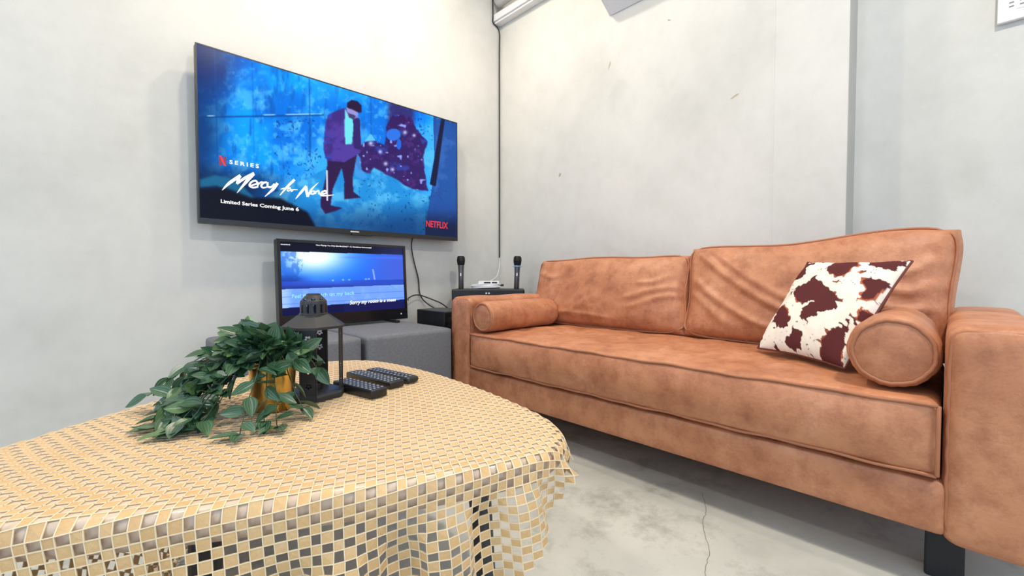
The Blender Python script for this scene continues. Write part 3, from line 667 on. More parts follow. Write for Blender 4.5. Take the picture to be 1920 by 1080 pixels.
# back cushions: box cushions with two piped seams
def back_cushion(label, y_left, y_right, z0, ztop, xb, lean, T, segs, seed, zfun=None, seg2=()):
    Wd = y_left - y_right; Hh = ztop - z0
    U, Fc = lattice(22, 64, 44)
    U = U.copy(); U[:, 0] = np.sign(U[:, 0]) * np.abs(U[:, 0]) ** .8
    t, u, v = U[:, 0], U[:, 1], U[:, 2]            # thickness, along the sofa, height
    def shape(t, u, v):
        ru = np.clip(1 - np.abs(u) ** 3.2, 0, 1); rv = np.clip(1 - np.abs(v) ** 3.0, 0, 1)
        bul = .40 + .60 * np.sqrt(ru * rv)
        x = t * T / 2 * bul
        corner = (np.abs(u) * np.abs(v)) ** 4
        yy = u * Wd / 2 * (1 - .035 * corner) ; zz = v * Hh / 2 * (1 - .05 * corner)
        e = np.clip(1 - t * t, 0, 1)
        yy = yy + np.where(np.abs(u) > .97, np.sign(u) * .022 * e, 0); zz = zz + np.where(np.abs(v) > .97, np.sign(v) * .014 * e, 0)
        yy = yy * (1 - .03 * np.sin(v * 2.4 + seed)); zz = zz + .006 * np.sin(u * 4 + seed * 2) * (v > 0) * v
        face = ss(-t, .3, .95)
        x = x - face * (wr_seg(u, v, segs) + .0055 * (fbm(u * 100 + 300, v * 100 + 300, 42, seed * 7 + 3, 3) - .5) * 2)
        if zfun is not None: zz = zz + zfun(u) * ss(v, -.2, 1)
        return x, yy, zz
    cl, sl = math.cos(lean), math.sin(lean); cy = (y_left + y_right) / 2
    def world(t, u, v):
        x, yy, zz = shape(np.asarray(t, float), np.asarray(u, float), np.asarray(v, float)); zz = zz + Hh / 2
        return np.stack([xb + x * cl + zz * sl, cy + yy, z0 - x * sl + zz * cl], -1)
    o = thing('back_cushion', (xb, cy, z0), label, 'cushion', 'sofa back cushions')
    c = mk('cover', world(t, u, v), Fc, 'leather', parent=o, smooth=True)
    a = np.linspace(0, 2 * math.pi, 160, endpoint=False); k = 1 / (np.abs(np.cos(a)) ** 12 + np.abs(np.sin(a)) ** 12) ** (1 / 12)
    for tt in (-.86, .86):
        pts = world(np.full(160, tt), np.cos(a) * k, np.sin(a) * k)
        ctr = pts.mean(0); pts = pts + (pts - ctr) / np.linalg.norm(pts - ctr, axis=1)[:, None] * .003
        mk('piping', *tube(pts, .0046, 8, closed=True), 'leather_piping', parent=c, smooth=True)
back_cushion('left back cushion of the sofa, creased at its right end', -.658, -1.596, .460, .832, -.300, math.radians(15), .235,
             [([(-.98, .15), (-.7, .0), (-.4, -.25)], .011, .055), ([(-.98, -.05), (-.75, -.2), (-.45, -.5)], .010, .05), ([(-.9, .45), (-.75, .25), (-.55, .2)], .010, .05),
              ([(-.3, .35), (-.1, -.1), (.35, -.75)], .009, .06), ([(-.05, .3), (.2, -.3), (.5, -.8)], .006, .06), ([(.8, -.85), (.3, -.72), (-.3, -.8)], .009, .06),
              ([(.95, .55), (.7, .35), (.5, .4)], .007, .06)], 1, lambda u: .010 * ss(np.abs(u), .4, 1) + .004 * np.sin(u * 5))
back_cushion('right back cushion of the sofa behind the spotted pillow', -1.612, -2.464, .460, .862, -.300, math.radians(15), .245,
             [([(.9, .85), (.6, .3), (.2, -.25), (-.3, -.75)], .014, .05), ([(.75, .9), (.35, .2), (-.1, -.3), (-.6, -.7)], .012, .06), ([(.95, .3), (.75, -.1), (.35, -.6), (.0, -.85)], .012, .05),
              ([(.95, -.05), (.75, -.4), (.5, -.8)], .008, .05), ([(-.95, .5), (-.8, .3), (-.6, .25)], .014, .06), ([(-.97, .2), (-.8, .0), (-.6, .1)], .012, .06), ([(-.95, -.2), (-.75, -.3), (-.5, -.1)], .012, .06)],
             2, lambda u: .006 + .034 * ss(-u, -.2, .9))

# bolsters
def bolster(label, c, L, r, ang, pitch=0.):
    t = thing('bolster', (c[0], c[1], c[2] - r), label, 'bolster', 'sofa bolsters')
    n = 48; prof = [(0, r * .2), (.004, r * .35)]
    xs = [(-.004, .02), (-.003, .4), (.0, .70), (.0045, .81), (.004, .86), (.006, .92), (.016, .975), (.036, 1.0)]
    half = [(x, q * r) for x, q in xs]; ring = [(x, q) for x, q in half] + [(x, r) for x in np.linspace(.05, L - .05, 16)] + [(L - x, q) for x, q in half[::-1]]
    V = []; a = np.arange(n) * 2 * math.pi / n
    for x, q in ring:
        e = ss(x, .02, .15) * ss(L - x, .02, .15)
        puck = 1 + (.010 * np.sin(a * 9 + 2) + .010 * np.sin(a * 23)) * (1 - e) + .012 * e * np.sin(a * 3 + x * 14)
        rr = q * puck; V.append(np.stack([np.full(n, x), np.cos(a) * rr, np.sin(a) * rr * .985], 1))
    Fc = []
    for i in range(len(ring) - 1):
        for k in range(n): l = (k + 1) % n; Fc.append((i * n + k, (i + 1) * n + k, (i + 1) * n + l, i * n + l))
    Fc.append(tuple(range(n))); Fc.append(tuple((len(ring) - 1) * n + k for k in range(n))[::-1])
    MB_ = Matrix.Translation(c) @ Matrix.Rotation(ang, 4, 'Z') @ Matrix.Rotation(pitch, 4, 'Y') @ Matrix.Translation((-L / 2, 0, 0))
    cv_ = mk('cover', *xf((np.vstack(V), Fc), MB_), 'leather', parent=t, smooth=True)
    for x in (.0035, L - .0035):
        a2 = np.linspace(0, 2 * math.pi, 72, endpoint=False); q = r * .845 * (1 + .010 * np.sin(a2 * 9 + 2) + .008 * np.sin(a2 * 23))
        mk('piping', *xf(tube(np.stack([np.full(72, x), np.cos(a2) * q, np.sin(a2) * q], 1), .0052, 8, closed=True), MB_), 'leather_piping', parent=cv_, smooth=True)
bolster('tan leather bolster lying along the left arm of the sofa', (-.640, -.838, .457 + .078), .51, .078, math.radians(0), 0)
bolster('tan leather bolster against the right arm of the sofa, in front of the spotted pillow', (-.630, -2.356, .457 + .093), .46, .093, math.radians(2), 0)

# cow-print pillow
PC = dict(TL=(-.355, -2.085, .790), TR=(-.605, -2.385, .782), BR=(-.738, -2.255, .474), BL=(-.585, -1.985, .482))
QP = quad_h([(400, 275), (1018, 262), (650, 890), (132, 752)])
SPOTS = [[(600, 290), (690, 262), (740, 275), (765, 300), (715, 345), (690, 400), (640, 405), (620, 380), (575, 360), (560, 340)], [(800, 262), (1000, 262), (985, 300), (940, 335), (880, 345), (830, 320), (805, 290)],
         [(400, 275), (470, 295), (470, 318), (420, 330), (430, 380), (380, 410), (330, 410), (345, 370), (390, 340), (385, 300)], [(505, 270), (570, 262), (560, 278), (510, 285)],
         [(385, 480), (400, 450), (440, 450), (470, 430), (495, 405), (540, 420), (565, 440), (570, 470), (600, 480), (610, 505), (650, 515), (690, 545), (660, 560), (665, 590), (600, 625), (550, 625), (490, 655), (460, 680), (430, 640), (440, 600), (520, 570), (540, 555), (470, 565), (400, 560), (390, 520)],
         [(780, 410), (850, 400), (935, 412), (910, 450), (870, 490), (845, 540), (770, 540), (760, 520), (810, 490), (790, 450)], [(750, 375), (790, 350), (820, 358), (790, 378)],
         [(240, 640), (265, 610), (255, 580), (300, 560), (340, 570), (355, 590), (350, 620), (375, 655), (345, 685), (300, 690), (275, 680), (265, 650)],
         [(310, 760), (345, 745), (375, 720), (395, 700), (440, 750), (410, 770), (415, 810), (370, 815), (330, 790)], [(245, 750), (265, 755), (280, 800), (260, 805)],
         [(595, 705), (625, 720), (690, 680), (720, 640), (640, 900), (490, 850), (550, 790), (510, 770), (585, 755)], [(735, 640), (760, 600), (820, 575), (850, 560), (800, 640), (740, 680)],
         [(300, 480), (330, 420), (320, 470), (295, 520)], [(620, 435), (650, 430), (665, 438), (640, 446)], [(125, 750), (150, 700), (185, 690), (165, 730), (150, 760), (132, 775)], [(325, 520), (345, 490), (385, 468), (360, 495)]]
n = 150
u, v = np.meshgrid(np.linspace(0, 1, n), np.linspace(0, 1, n))
sX, sY = ap(np.linalg.inv(QP), u, v)
jx = sX + (fbm(sX, sY, 26, 201, 2) - .5) * 46; jy = sY + (fbm(sX, sY, 26, 211, 2) - .5) * 46
Cc = np.zeros(u.shape + (3,)) + np.array((238, 230, 216.)); Cc = mixc(Cc, ss(fbm(sX, sY, 40, 221), .4, .7) * .35, (222, 208, 190))
msk = np.zeros(u.shape, bool)
for S in SPOTS: msk |= inpoly(jx, jy, S)
edge = blur(msk.astype(float), 14)
Cc = mixc(Cc, msk, (92, 48, 48)); Cc = mixc(Cc, msk * ss(fbm(sX, sY, 120, 231, 2), .58, .75) * (edge < .75), (176, 96, 66))
Cc = mixc(Cc, (~msk) * (vnoise(sX, sY, 9, 241) > .93) * (fbm(sX, sY, 90, 251, 2) > .52), (60, 46, 44))
P4 = {k: np.array(q) for k, q in PC.items()}
def pil(u, v):
    u = u[..., None]; v = v[..., None]
    return (P4['TL'] * (1 - u) + P4['TR'] * u) * (1 - v) + (P4['BL'] * (1 - u) + P4['BR'] * u) * v
nrm = np.cross(P4['TR'] - P4['TL'], P4['BL'] - P4['TL']); nrm /= np.linalg.norm(nrm)
if nrm[0] > 0: nrm = -nrm
uu, vv = u * 2 - 1, v * 2 - 1
inset = 1 - .05 * (1 - np.abs(uu) ** 2); us = .5 + uu / 2 * (1 - .05 * (1 - vv ** 2)); vs = .5 + vv / 2 * (1 - .05 * (1 - uu ** 2))
th = .055 * np.clip((1 - np.abs(uu) ** 2.6) * (1 - np.abs(vv) ** 2.6), 0, 1) ** .5 + .002 * np.sin(uu * 9 + vv * 6)
base = pil(us, vs)
Ff = base + nrm * th[..., None]; Bb = base - nrm * (th * .8)[..., None]
i = np.arange(n * n).reshape(n, n); Qf = np.stack([i[:-1, :-1], i[1:, :-1], i[1:, 1:], i[:-1, 1:]], -1).reshape(-1, 4)
pw = thing('throw_pillow', tuple((P4['BL'] + P4['BR']) / 2), 'square throw pillow with a brown and white cowhide print leaning on the right bolster', 'pillow')
mk('front_cover', Ff.reshape(-1, 3), Qf.tolist(), 'cow_print', parent=pw, smooth=True, attr=lin(Cc.reshape(-1, 3)))
bs = 5; ib = np.arange(30 * 30).reshape(30, 30); Qb = np.stack([ib[:-1, :-1], ib[:-1, 1:], ib[1:, 1:], ib[1:, :-1]], -1).reshape(-1, 4)
mat('pillow_back', (.16, .045, .035), .85)
idx = np.linspace(0, n - 1, 30).round().astype(int)
mk('back_cover', Bb[np.ix_(idx, idx)].reshape(-1, 3), Qb.tolist(), 'pillow_back', parent=pw, smooth=True)
rim = np.vstack([base[0, :-1:4], base[:-1:4, -1], base[-1, :0:-4], base[:0:-4, 0]])
mk('seam', *tube(rim, .0035, 6, closed=True), 'pillow_back', parent=pw, smooth=True)

# ------------------------------------------------------------------ coffee table and cloth
TT = .443
outline = catmull([(-1.53, -1.315), (-1.545, -1.594), (-1.583, -1.823), (-1.618, -1.915), (-1.660, -1.972), (-1.712, -1.999), (-1.776, -1.996), (-1.90, -1.952), (-2.005, -1.905), (-2.121, -1.845), (-2.224, -1.785),
                   (-2.362, -1.690), (-2.50, -1.585), (-2.575, -1.50), (-2.56, -1.42), (-2.48, -1.352), (-2.395, -1.310), (-2.300, -1.232), (-2.165, -1.131), (-1.967, -1.000), (-1.80, -.945), (-1.665, -.968), (-1.565, -1.075)], 8, closed=True)
ctr2 = outline.mean(0)
tb = thing('coffee_table', (ctr2[0], ctr2[1], 0), 'low rounded three-cornered wooden coffee table under the woven cloth', 'table')
tin = ctr2 + (outline - ctr2) * .994
nO = len(tin)
rings = [(.95, TT - .050), (.975, TT - .047), (.994, TT - .036)] + [(.994 - .032 * (1 - math.cos(q)), TT - .016 * (1 - math.sin(q))) for q in np.linspace(0, math.pi / 2, 7)]
V = np.vstack([np.hstack([ctr2 + (tin - ctr2) * k, np.full((nO, 1), z)]) for k, z in rings])
Fc = [(r_ * nO + k, (r_ + 1) * nO + k, (r_ + 1) * nO + (k + 1) % nO, r_ * nO + (k + 1) % nO) for r_ in range(len(rings) - 1) for k in range(nO)]
Fc += [tuple(range(nO)), tuple((len(rings) - 1) * nO + k for k in range(nO))[::-1]]
top = mk('table_top', V, Fc, 'table_wood', parent=tb, auto=.6)
for (x, y) in ((-1.752, -1.828), (-1.70, -1.13), (-2.42, -1.50), (-2.16, -1.68)):
    dx, dy = (x - ctr2[0]) * .08, (y - ctr2[1]) * .08
    mk('leg', *tube([(x, y, TT - .051), (x + dx, y + dy, 0)], np.array([.024, .015]), 12), 'table_leg', parent=tb, smooth=False)

# cloth: a square-mesh sheet dropped on the table (mass-spring relaxation)
CELL = .0126
e1 = np.array([.894, -.449]); e1 /= np.linalg.norm(e1); e2 = np.array([-e1[1], e1[0]])
CA, CB, CR = -1.160, -2.205, .682            # centre and radius of the round sheet
A0, A1, B0, B1 = CA - .705, CA + .705, CB - .705, CB + .705
na = int(round((A1 - A0) / CELL)) + 1; nb = int(round((B1 - B0) / CELL)) + 1
ga, gb = np.meshgrid(A1 - CELL * np.arange(na)[::-1], B0 + CELL * np.arange(nb), indexing='ij')
P = np.zeros((na, nb, 3)); P[..., :2] = ga[..., None] * e1 + gb[..., None] * e2; P[..., 2] = TT + .006
# signed distance of the table outline on a grid
gx = np.linspace(-3.2, -1.1, 300); gy = np.linspace(-2.7, -.5, 300); GX, GY = np.meshgrid(gx, gy, indexing='ij')
oo = ctr2 + (outline - ctr2) * 1.0
D2 = np.full(GX.shape, 1e9)
for k in range(len(oo)):
    a = oo[k]; b_ = oo[(k + 1) % len(oo)]; ab = b_ - a; t = np.clip(((GX - a[0]) * ab[0] + (GY - a[1]) * ab[1]) / (ab @ ab), 0, 1)
    D2 = np.minimum(D2, (GX - a[0] - t * ab[0]) ** 2 + (GY - a[1] - t * ab[1]) ** 2)
SD = np.sqrt(D2) * np.where(inpoly(GX, GY, oo), -1, 1)
dgx, dgy = np.gradient(SD, gx, gy)
def collide(P):
    ix = np.clip(((P[..., 0] - gx[0]) / (gx[1] - gx[0])), 0, 298.999); iy = np.clip(((P[..., 1] - gy[0]) / (gy[1] - gy[0])), 0, 298.999)
    i0 = ix.astype(int); j0 = iy.astype(int); fx = ix - i0; fy = iy - j0
    bl_ = lambda G: (G[i0, j0] * (1 - fx) + G[i0 + 1, j0] * fx) * (1 - fy) + (G[i0, j0 + 1] * (1 - fx) + G[i0 + 1, j0 + 1] * fx) * fy
    sd = bl_(SD); hh = .0243; zc = TT - .025; r = .014
    qx = sd + r; qz = np.abs(P[..., 2] - zc) - hh + r
    out = np.sqrt(np.maximum(qx, 0) ** 2 + np.maximum(qz, 0) ** 2); dist = np.minimum(np.maximum(qx, qz), 0) + out - r
    hit = dist < .0018
    dx = bl_(dgx); dy = bl_(dgy); l = np.sqrt(dx * dx + dy * dy) + 1e-9; dx /= l; dy /= l
    corner = (qx > 0) & (qz > 0)
    gxw = np.where(corner, qx / (out + 1e-9), np.where(qx > qz, 1., 0.)); gzw = np.where(corner, qz / (out + 1e-9), np.where(qx > qz, 0., 1.)) * np.sign(P[..., 2] - zc)
    pen = np.where(hit, .0018 - dist, 0)
    P[..., 0] += pen * gxw * dx; P[..., 1] += pen * gxw * dy; P[..., 2] += pen * gzw
    return hit
def con(P, A, B, rest, k=1., only_short=False):
    a = P[A]; b_ = P[B]; d = b_ - a; l = np.sqrt((d * d).sum(-1))[..., None] + 1e-9
    c = (l - rest) / l * .5 * k
    if only_short: c = np.minimum(c, 0)
    P[A] = a + d * c; P[B] = b_ - d * c
s_ = slice
cm = np.hypot((ga[:-1, :-1] + CELL / 2) - CA, (gb[:-1, :-1] + CELL / 2) - CB) < CR          # cells inside the round sheet
E0 = np.zeros((na - 1, nb)); E0[:, :-1] += cm; E0[:, 1:] += cm; E0 = (E0 > 0) * 1.
E1 = np.zeros((na, nb - 1)); E1[:-1] += cm; E1[1:] += cm; E1 = (E1 > 0) * 1.
act = np.zeros((na, nb), bool); act[:-1, :-1] |= cm; act[1:, :-1] |= cm; act[:-1, 1:] |= cm; act[1:, 1:] |= cm
fi = np.clip(((P[..., 0] - gx[0]) / (gx[1] - gx[0])).astype(int), 0, 299); fj = np.clip(((P[..., 1] - gy[0]) / (gy[1] - gy[0])).astype(int), 0, 299)
loose = ss(SD[fi, fj], .0, .035); RS = CELL * (1 + .34 * loose)
DG = np.sqrt(RS ** 2 + CELL ** 2)
groups = []
for off in (0, 1):
    m_ = (na - off) // 2; groups.append(((s_(off, off + 2 * m_, 2), s_(None)), (s_(off + 1, off + 2 * m_, 2), s_(None)), RS[off:off + 2 * m_:2][..., None], E0[off:off + 2 * m_:2][..., None], False))
    m_ = (nb - off) // 2; groups.append(((s_(None), s_(off, off + 2 * m_, 2)), (s_(None), s_(off + 1, off + 2 * m_, 2)), CELL, E1[:, off:off + 2 * m_:2][..., None], False))
diag = []
for off in (0, 1):
    m_ = (na - off) // 2
    diag.append(((s_(off, off + 2 * m_, 2), s_(0, nb - 1)), (s_(off + 1, off + 2 * m_, 2), s_(1, nb)), DG[off:off + 2 * m_:2, :-1][..., None], .16 * cm[off:off + 2 * m_:2][..., None], False))
    diag.append(((s_(off, off + 2 * m_, 2), s_(1, nb)), (s_(off + 1, off + 2 * m_, 2), s_(0, nb - 1)), DG[off:off + 2 * m_:2, :-1][..., None], .16 * cm[off:off + 2 * m_:2][..., None], False))
bend = []
for off in range(4):
    if off in (0, 1):
        ii = [q for q in range(off, na - 3) if (q - off) % 6 == 0]
for st_ in range(6):
    ii = np.arange(st_, na - 3, 6)
    if len(ii): bend.append(((ii, s_(None)), (ii + 3, s_(None)), RS[ii + 1][..., None] * 2.86, .5 * act[ii + 3][..., None] * act[ii][..., None], True))
    jj = np.arange(st_, nb - 3, 6)
    if len(jj): bend.append(((s_(None), jj), (s_(None), jj + 3), CELL * 2.75, .30 * act[:, jj + 3][..., None] * act[:, jj][..., None], True))
O = P.copy(); P += rng.normal(0, .0006, P.shape)
ph = 2 * math.pi * (ga / .125 + .28 * np.sin(ga * 9.) + .9)
push = (np.sin(ph) * loose)[..., None] * np.array([-e2[0], -e2[1], 0])          # a light draught that starts the folds
for it in range(1000):
    vel = (P - O) * .965; O = P.copy(); P = P + vel; P[..., 2] -= .00016
    if it < 750: P += push * .0005 * min(1, (750 - it) / 200)
    P[~act] = O[~act]
    for rep in range(2):
        for A, B, rest, k, sh_ in groups: con(P, A, B, rest, k, sh_)
    for A, B, rest, k, sh_ in diag: con(P, A, B, rest, k, sh_)
    if it % 2 == 0 or it > 700:
        for A, B, rest, k, sh_ in bend: con(P, A, B, rest, k, sh_)
    hit = collide(P)
    O[hit] = O[hit] * .25 + P[hit] * .75
    low = P[..., 2] < .004; P[..., 2][low] = .004
# normals
def vnorm(P):
    a = np.gradient(P, axis=0); b_ = np.gradient(P, axis=1); n_ = np.cross(a, b_); return n_ / (np.linalg.norm(n_, axis=-1)[..., None] + 1e-9)
NN = vnorm(P)
cl = thing('tablecloth', (ctr2[0], ctr2[1], TT), 'tan checked open-weave tablecloth draped over the coffee table', 'tablecloth')
# strands: thin square cords along every grid line that belongs to a woven square
SV = []; SFc = []
def strand(p, q, n0, n1, wd, hgt):
    k = len(SV); d = q - p; d /= np.linalg.norm(d) + 1e-9
    for pt, nn_ in ((p, n0), (q, n1)):
        s = np.cross(d, nn_); s /= np.linalg.norm(s) + 1e-9
        SV.extend([pt + s * wd + nn_ * hgt, pt - s * wd + nn_ * hgt, pt - s * wd - nn_ * hgt * .4, pt + s * wd - nn_ * hgt * .4])
    SFc.extend([(k, k + 1, k + 5, k + 4), (k + 1, k + 2, k + 6, k + 5), (k + 2, k + 3, k + 7, k + 6), (k + 3, k, k + 4, k + 7)])
ii, jj = np.meshgrid(np.arange(na - 1), np.arange(nb - 1), indexing='ij'); solid = ((ii + jj) % 2 == 0) & cm
hem = np.zeros_like(solid); hem[-1, :] = True; hem[0, :] = True; hem[:, 0] = True; hem[:, -1] = True
vis = np.ones((na, nb), bool)
for i in range(na):
    for j in range(nb):
        if i < na - 1:
            near = [(i, jx_) for jx_ in (j - 1, j) if 0 <= jx_ < nb - 1]
            if any(solid[c] for c in near): strand(P[i, j], P[i + 1, j], NN[i, j], NN[i + 1, j], .0007, .0010)
        if j < nb - 1:
            near = [(ix_, j) for ix_ in (i - 1, i) if 0 <= ix_ < na - 1]
            if any(solid[c] for c in near): strand(P[i, j], P[i, j + 1], NN[i, j], NN[i, j + 1], .0007, .0010)
o = mk('mesh_cords', np.array(SV), SFc, 'cloth_strand', parent=cl); o['kind'] = 'stuff'
# woven squares: the 300 that show largest are single pieces, the rest one piece
R3 = np.array(cam.rotation_euler.to_matrix()); Cw = np.array(CAM)
def project(Q):
    d = (Q - Cw) @ R3; z = np.maximum(-d[..., 2], 1e-3); return np.stack([960 + 808 * d[..., 0] / z, 540 - 808 * d[..., 1] / z], -1), -d[..., 2]
def patch(i, j):
    c = [P[i, j], P[i + 1, j], P[i + 1, j + 1], P[i, j + 1]]; nn_ = [NN[i, j], NN[i + 1, j], NN[i + 1, j + 1], NN[i, j + 1]]
    m_ = sum(c) / 4; mn = sum(nn_) / 4
    V = [q + (m_ - q) * .03 + k * .0004 for q, k in zip(c, nn_)] + [m_ + mn * .0011] + [q + (m_ - q) * .03 - k * .0003 for q, k in zip(c, nn_)]
    return V, [(0, 1, 4), (1, 2, 4), (2, 3, 4), (3, 0, 4), (8, 7, 6, 5), (0, 5, 6, 1), (1, 6, 7, 2), (2, 7, 8, 3), (3, 8, 5, 0)]
cells = []
for i in range(na - 1):
    for j in range(nb - 1):
        if not solid[i, j]: continue
        q = np.array([P[i, j], P[i + 1, j], P[i + 1, j + 1], P[i, j + 1]]); s2, dz = project(q)
        if dz.min() < .05: ar = 0
        else:
            x, y = s2[:, 0], s2[:, 1]; ar = abs(np.dot(x, np.roll(y, -1)) - np.dot(y, np.roll(x, -1))) / 2
            if x.min() < 0 or x.max() > 1920 or y.min() < 0 or y.max() > 1080: ar = 0
            nrm_ = NN[i, j]; 
            if P[i, j, 2] < TT - .03 and np.dot(P[i, j, :2] - ctr2, Cw[:2] - ctr2) < 0: ar *= .05
        cells.append((ar, i, j))
cells.sort(reverse=True)
for ar, i, j in cells[:300]:
    V, f = patch(i, j); mk('woven_square', V, f, 'cloth_tan', parent=cl)
o = mk('woven_squares', *join(*[patch(i, j) for ar, i, j in cells[300:]]), 'cloth_tan', parent=cl); o['kind'] = 'stuff'
CT = TT + .0027            # top of the cloth

# ------------------------------------------------------------------ lantern
LC = np.array([-1.892, -1.378, CT])
lt = thing('lantern', tuple(LC), 'black metal candle lantern with a domed top beside the plant', 'lantern')
def octo(R, z, rot=math.radians(0)):
    out = []
    vx = math.radians(-135)            # one chamfer looks roughly at the viewer
    for k in range(4):
        for s in (-1, 1):
            a = vx + rot + k * math.pi / 2 + s * math.radians(16)
            out.append((LC[0] + R * math.cos(a), LC[1] + R * math.sin(a), LC[2] + z))
    return np.array(out)
ROT = math.radians(13)
def loft(rs, capb=True, capt=True):
    V = np.vstack([octo(R, z, ROT) for R, z in rs]); m_ = len(rs)
    Fc = [(r_ * 8 + k, r_ * 8 + (k + 1) % 8, (r_ + 1) * 8 + (k + 1) % 8, (r_ + 1) * 8 + k) for r_ in range(m_ - 1) for k in range(8)]
    if capb: Fc.append(tuple(range(8))[::-1])
    if capt: Fc.append(tuple((m_ - 1) * 8 + k for k in range(8)))
    return V, Fc
mk('base', *loft([(.066, .0), (.069, .002), (.069, .011), (.064, .016), (.050, .018)]), 'lantern_metal', parent=lt)
mk('roof', *loft([(.064, .168), (.071, .168), (.071, .174), (.036, .200), (.034, .2005)]), 'lantern_metal', parent=lt)
# domed cap with slots and holes: grid with cells taken out
def pierced(fn, nu, nv, holes, closed):
    V = []; Fc = []
    for j in range(nv + 1):
        for i in range(nu + (0 if closed else 1)): V.append(fn(i / nu, j / nv))
    w_ = nu if closed else nu + 1
    for j in range(nv):
        for i in range(nu):
            if holes((i + .5) / nu, (j + .5) / nv): continue
            Fc.append((j * w_ + i, j * w_ + (i + 1) % w_, (j + 1) * w_ + (i + 1) % w_, (j + 1) * w_ + i))
    return np.array(V), Fc
zz_ = np.array([0, .028, .034, .042, .047, .0495]); rr_ = np.array([.0305, .0305, .0295, .0225, .0175, .0155]); tt_ = np.array([0, .5, .6, .85, .95, 1.])
def domef(u, v):
    a = u * 2 * math.pi; r = np.interp(v, tt_, rr_); return (LC[0] + r * math.cos(a), LC[1] + r * math.sin(a), LC[2] + .1995 + np.interp(v, tt_, zz_))
def domeh(u, v):
    k = (u * 12) % 1
    if .08 < v < .46 and .34 < k < .66: return True
    k = (u * 8) % 1
    return ((k - .5) * 2.2) ** 2 + ((v - .73) / .11) ** 2 < .34
cap = mk('cap', *pierced(domef, 192, 40, domeh, True), 'lantern_metal', parent=lt, smooth=True)
sm = cap.modifiers.new('thickness', 'SOLIDIFY'); sm.thickness = .0012
mk('cap_top', *lathe([(.016, .2485), (.0158, .2505), (.010, .2515)], 24, LC), 'lantern_metal', parent=lt, auto=.6)
mk('cap_ring', *lathe([(.0325, .1985), (.0325, .203), (.0308, .2045)], 32, LC), 'lantern_metal', parent=lt, auto=.6)
pa = octo(.0635, .016, ROT); pb = octo(.0635, .170, ROT)
def flower(u, v):
    for cv_, cu in ((.86, .5), (.62, .5), (.38, .5), (.14, .5)):
        dx = (u - cu) * .030; dy = (v - cv_) * .15
        r = math.hypot(dx, dy); a = math.atan2(dy, dx)
        if r < .0014: return False
        if r < .0072 * (.45 + .55 * abs(math.cos(2.5 * a + .8))) and r > .002: return True
    return False
for k in range(4):
    a0, a1, b0, b1 = pa[2 * k], pa[2 * k + 1], pb[2 * k], pb[2 * k + 1]
    fn = lambda u, v, a0=a0, a1=a1, b0=b0, b1=b1: tuple((a0 * (1 - u) + a1 * u) * (1 - v) + (b0 * (1 - u) + b1 * u) * v)
    pn = mk('pierced_panel', *pierced(fn, 28, 130, flower, False), 'lantern_metal', parent=lt)
    sm = pn.modifiers.new('thickness', 'SOLIDIFY'); sm.thickness = .001; sm.offset = 0
    for q in (2 * k, 2 * k + 1):
        mk('post', *tube([pa[q], pb[q]], .0021, 6), 'lantern_metal', parent=lt)
hp = [LC + np.array([.03 * math.cos(t) * .8, -.03 * math.cos(t) * .8, .236 + .018 * math.sin(t)]) for t in np.linspace(-.2, -1.6, 14)]
mat('candle_wax', (.75, .70, .60), .5)
mk('candle_cup', *lathe([(.021, .018), (.022, .034), (.020, .034), (.019, .022)], 24, LC), 'dark_metal', parent=lt)

# ------------------------------------------------------------------ remotes
def remote(c, ang, L, Wd, Hh, label, z, rows, cols, pitch=0., rounded=.004):
    t = thing('remote_control', (c[0], c[1], z), label, 'remote', 'remote controls on the table')
    Mx = Matrix.Translation((c[0], c[1], z)) @ Matrix.Rotation(ang, 4, 'Z') @ Matrix.Rotation(pitch, 4, 'Y')
    mk('case', *xf(bevbox(-L / 2, L / 2, -Wd / 2, Wd / 2, 0, Hh, rounded, 3), Mx), 'black_plastic', parent=t, auto=.7)
    bmv = bevbox(-.0032, .0032, -.0028, .0028, 0, .0016, .0006, 1)
    me = None
    for i in range(rows):
        for j in range(cols):
            x = -L / 2 + L * (.08 + .80 * i / (rows - 1)); y = Wd * .72 * (j / (cols - 1) - .5)
            ob = mk('button', *xf(bmv, Mx @ Matrix.Translation((x, y, Hh - .0003))), 'button_grey', parent=t)
remote((-1.800, -1.424), math.radians(99), .166, .046, .022, 'thick black remote control lying closest to the viewer', CT, 9, 4)
remote((-1.724, -1.352), math.radians(98), .205, .046, .018, 'long black remote control lying in the middle of the three', CT + .0005, 12, 4)
remote((-1.668, -1.345), math.radians(99), .195, .042, .018, 'black remote control with a rounded end, farthest toward the sofa', CT + .0005, 11, 3, 0, .0085)

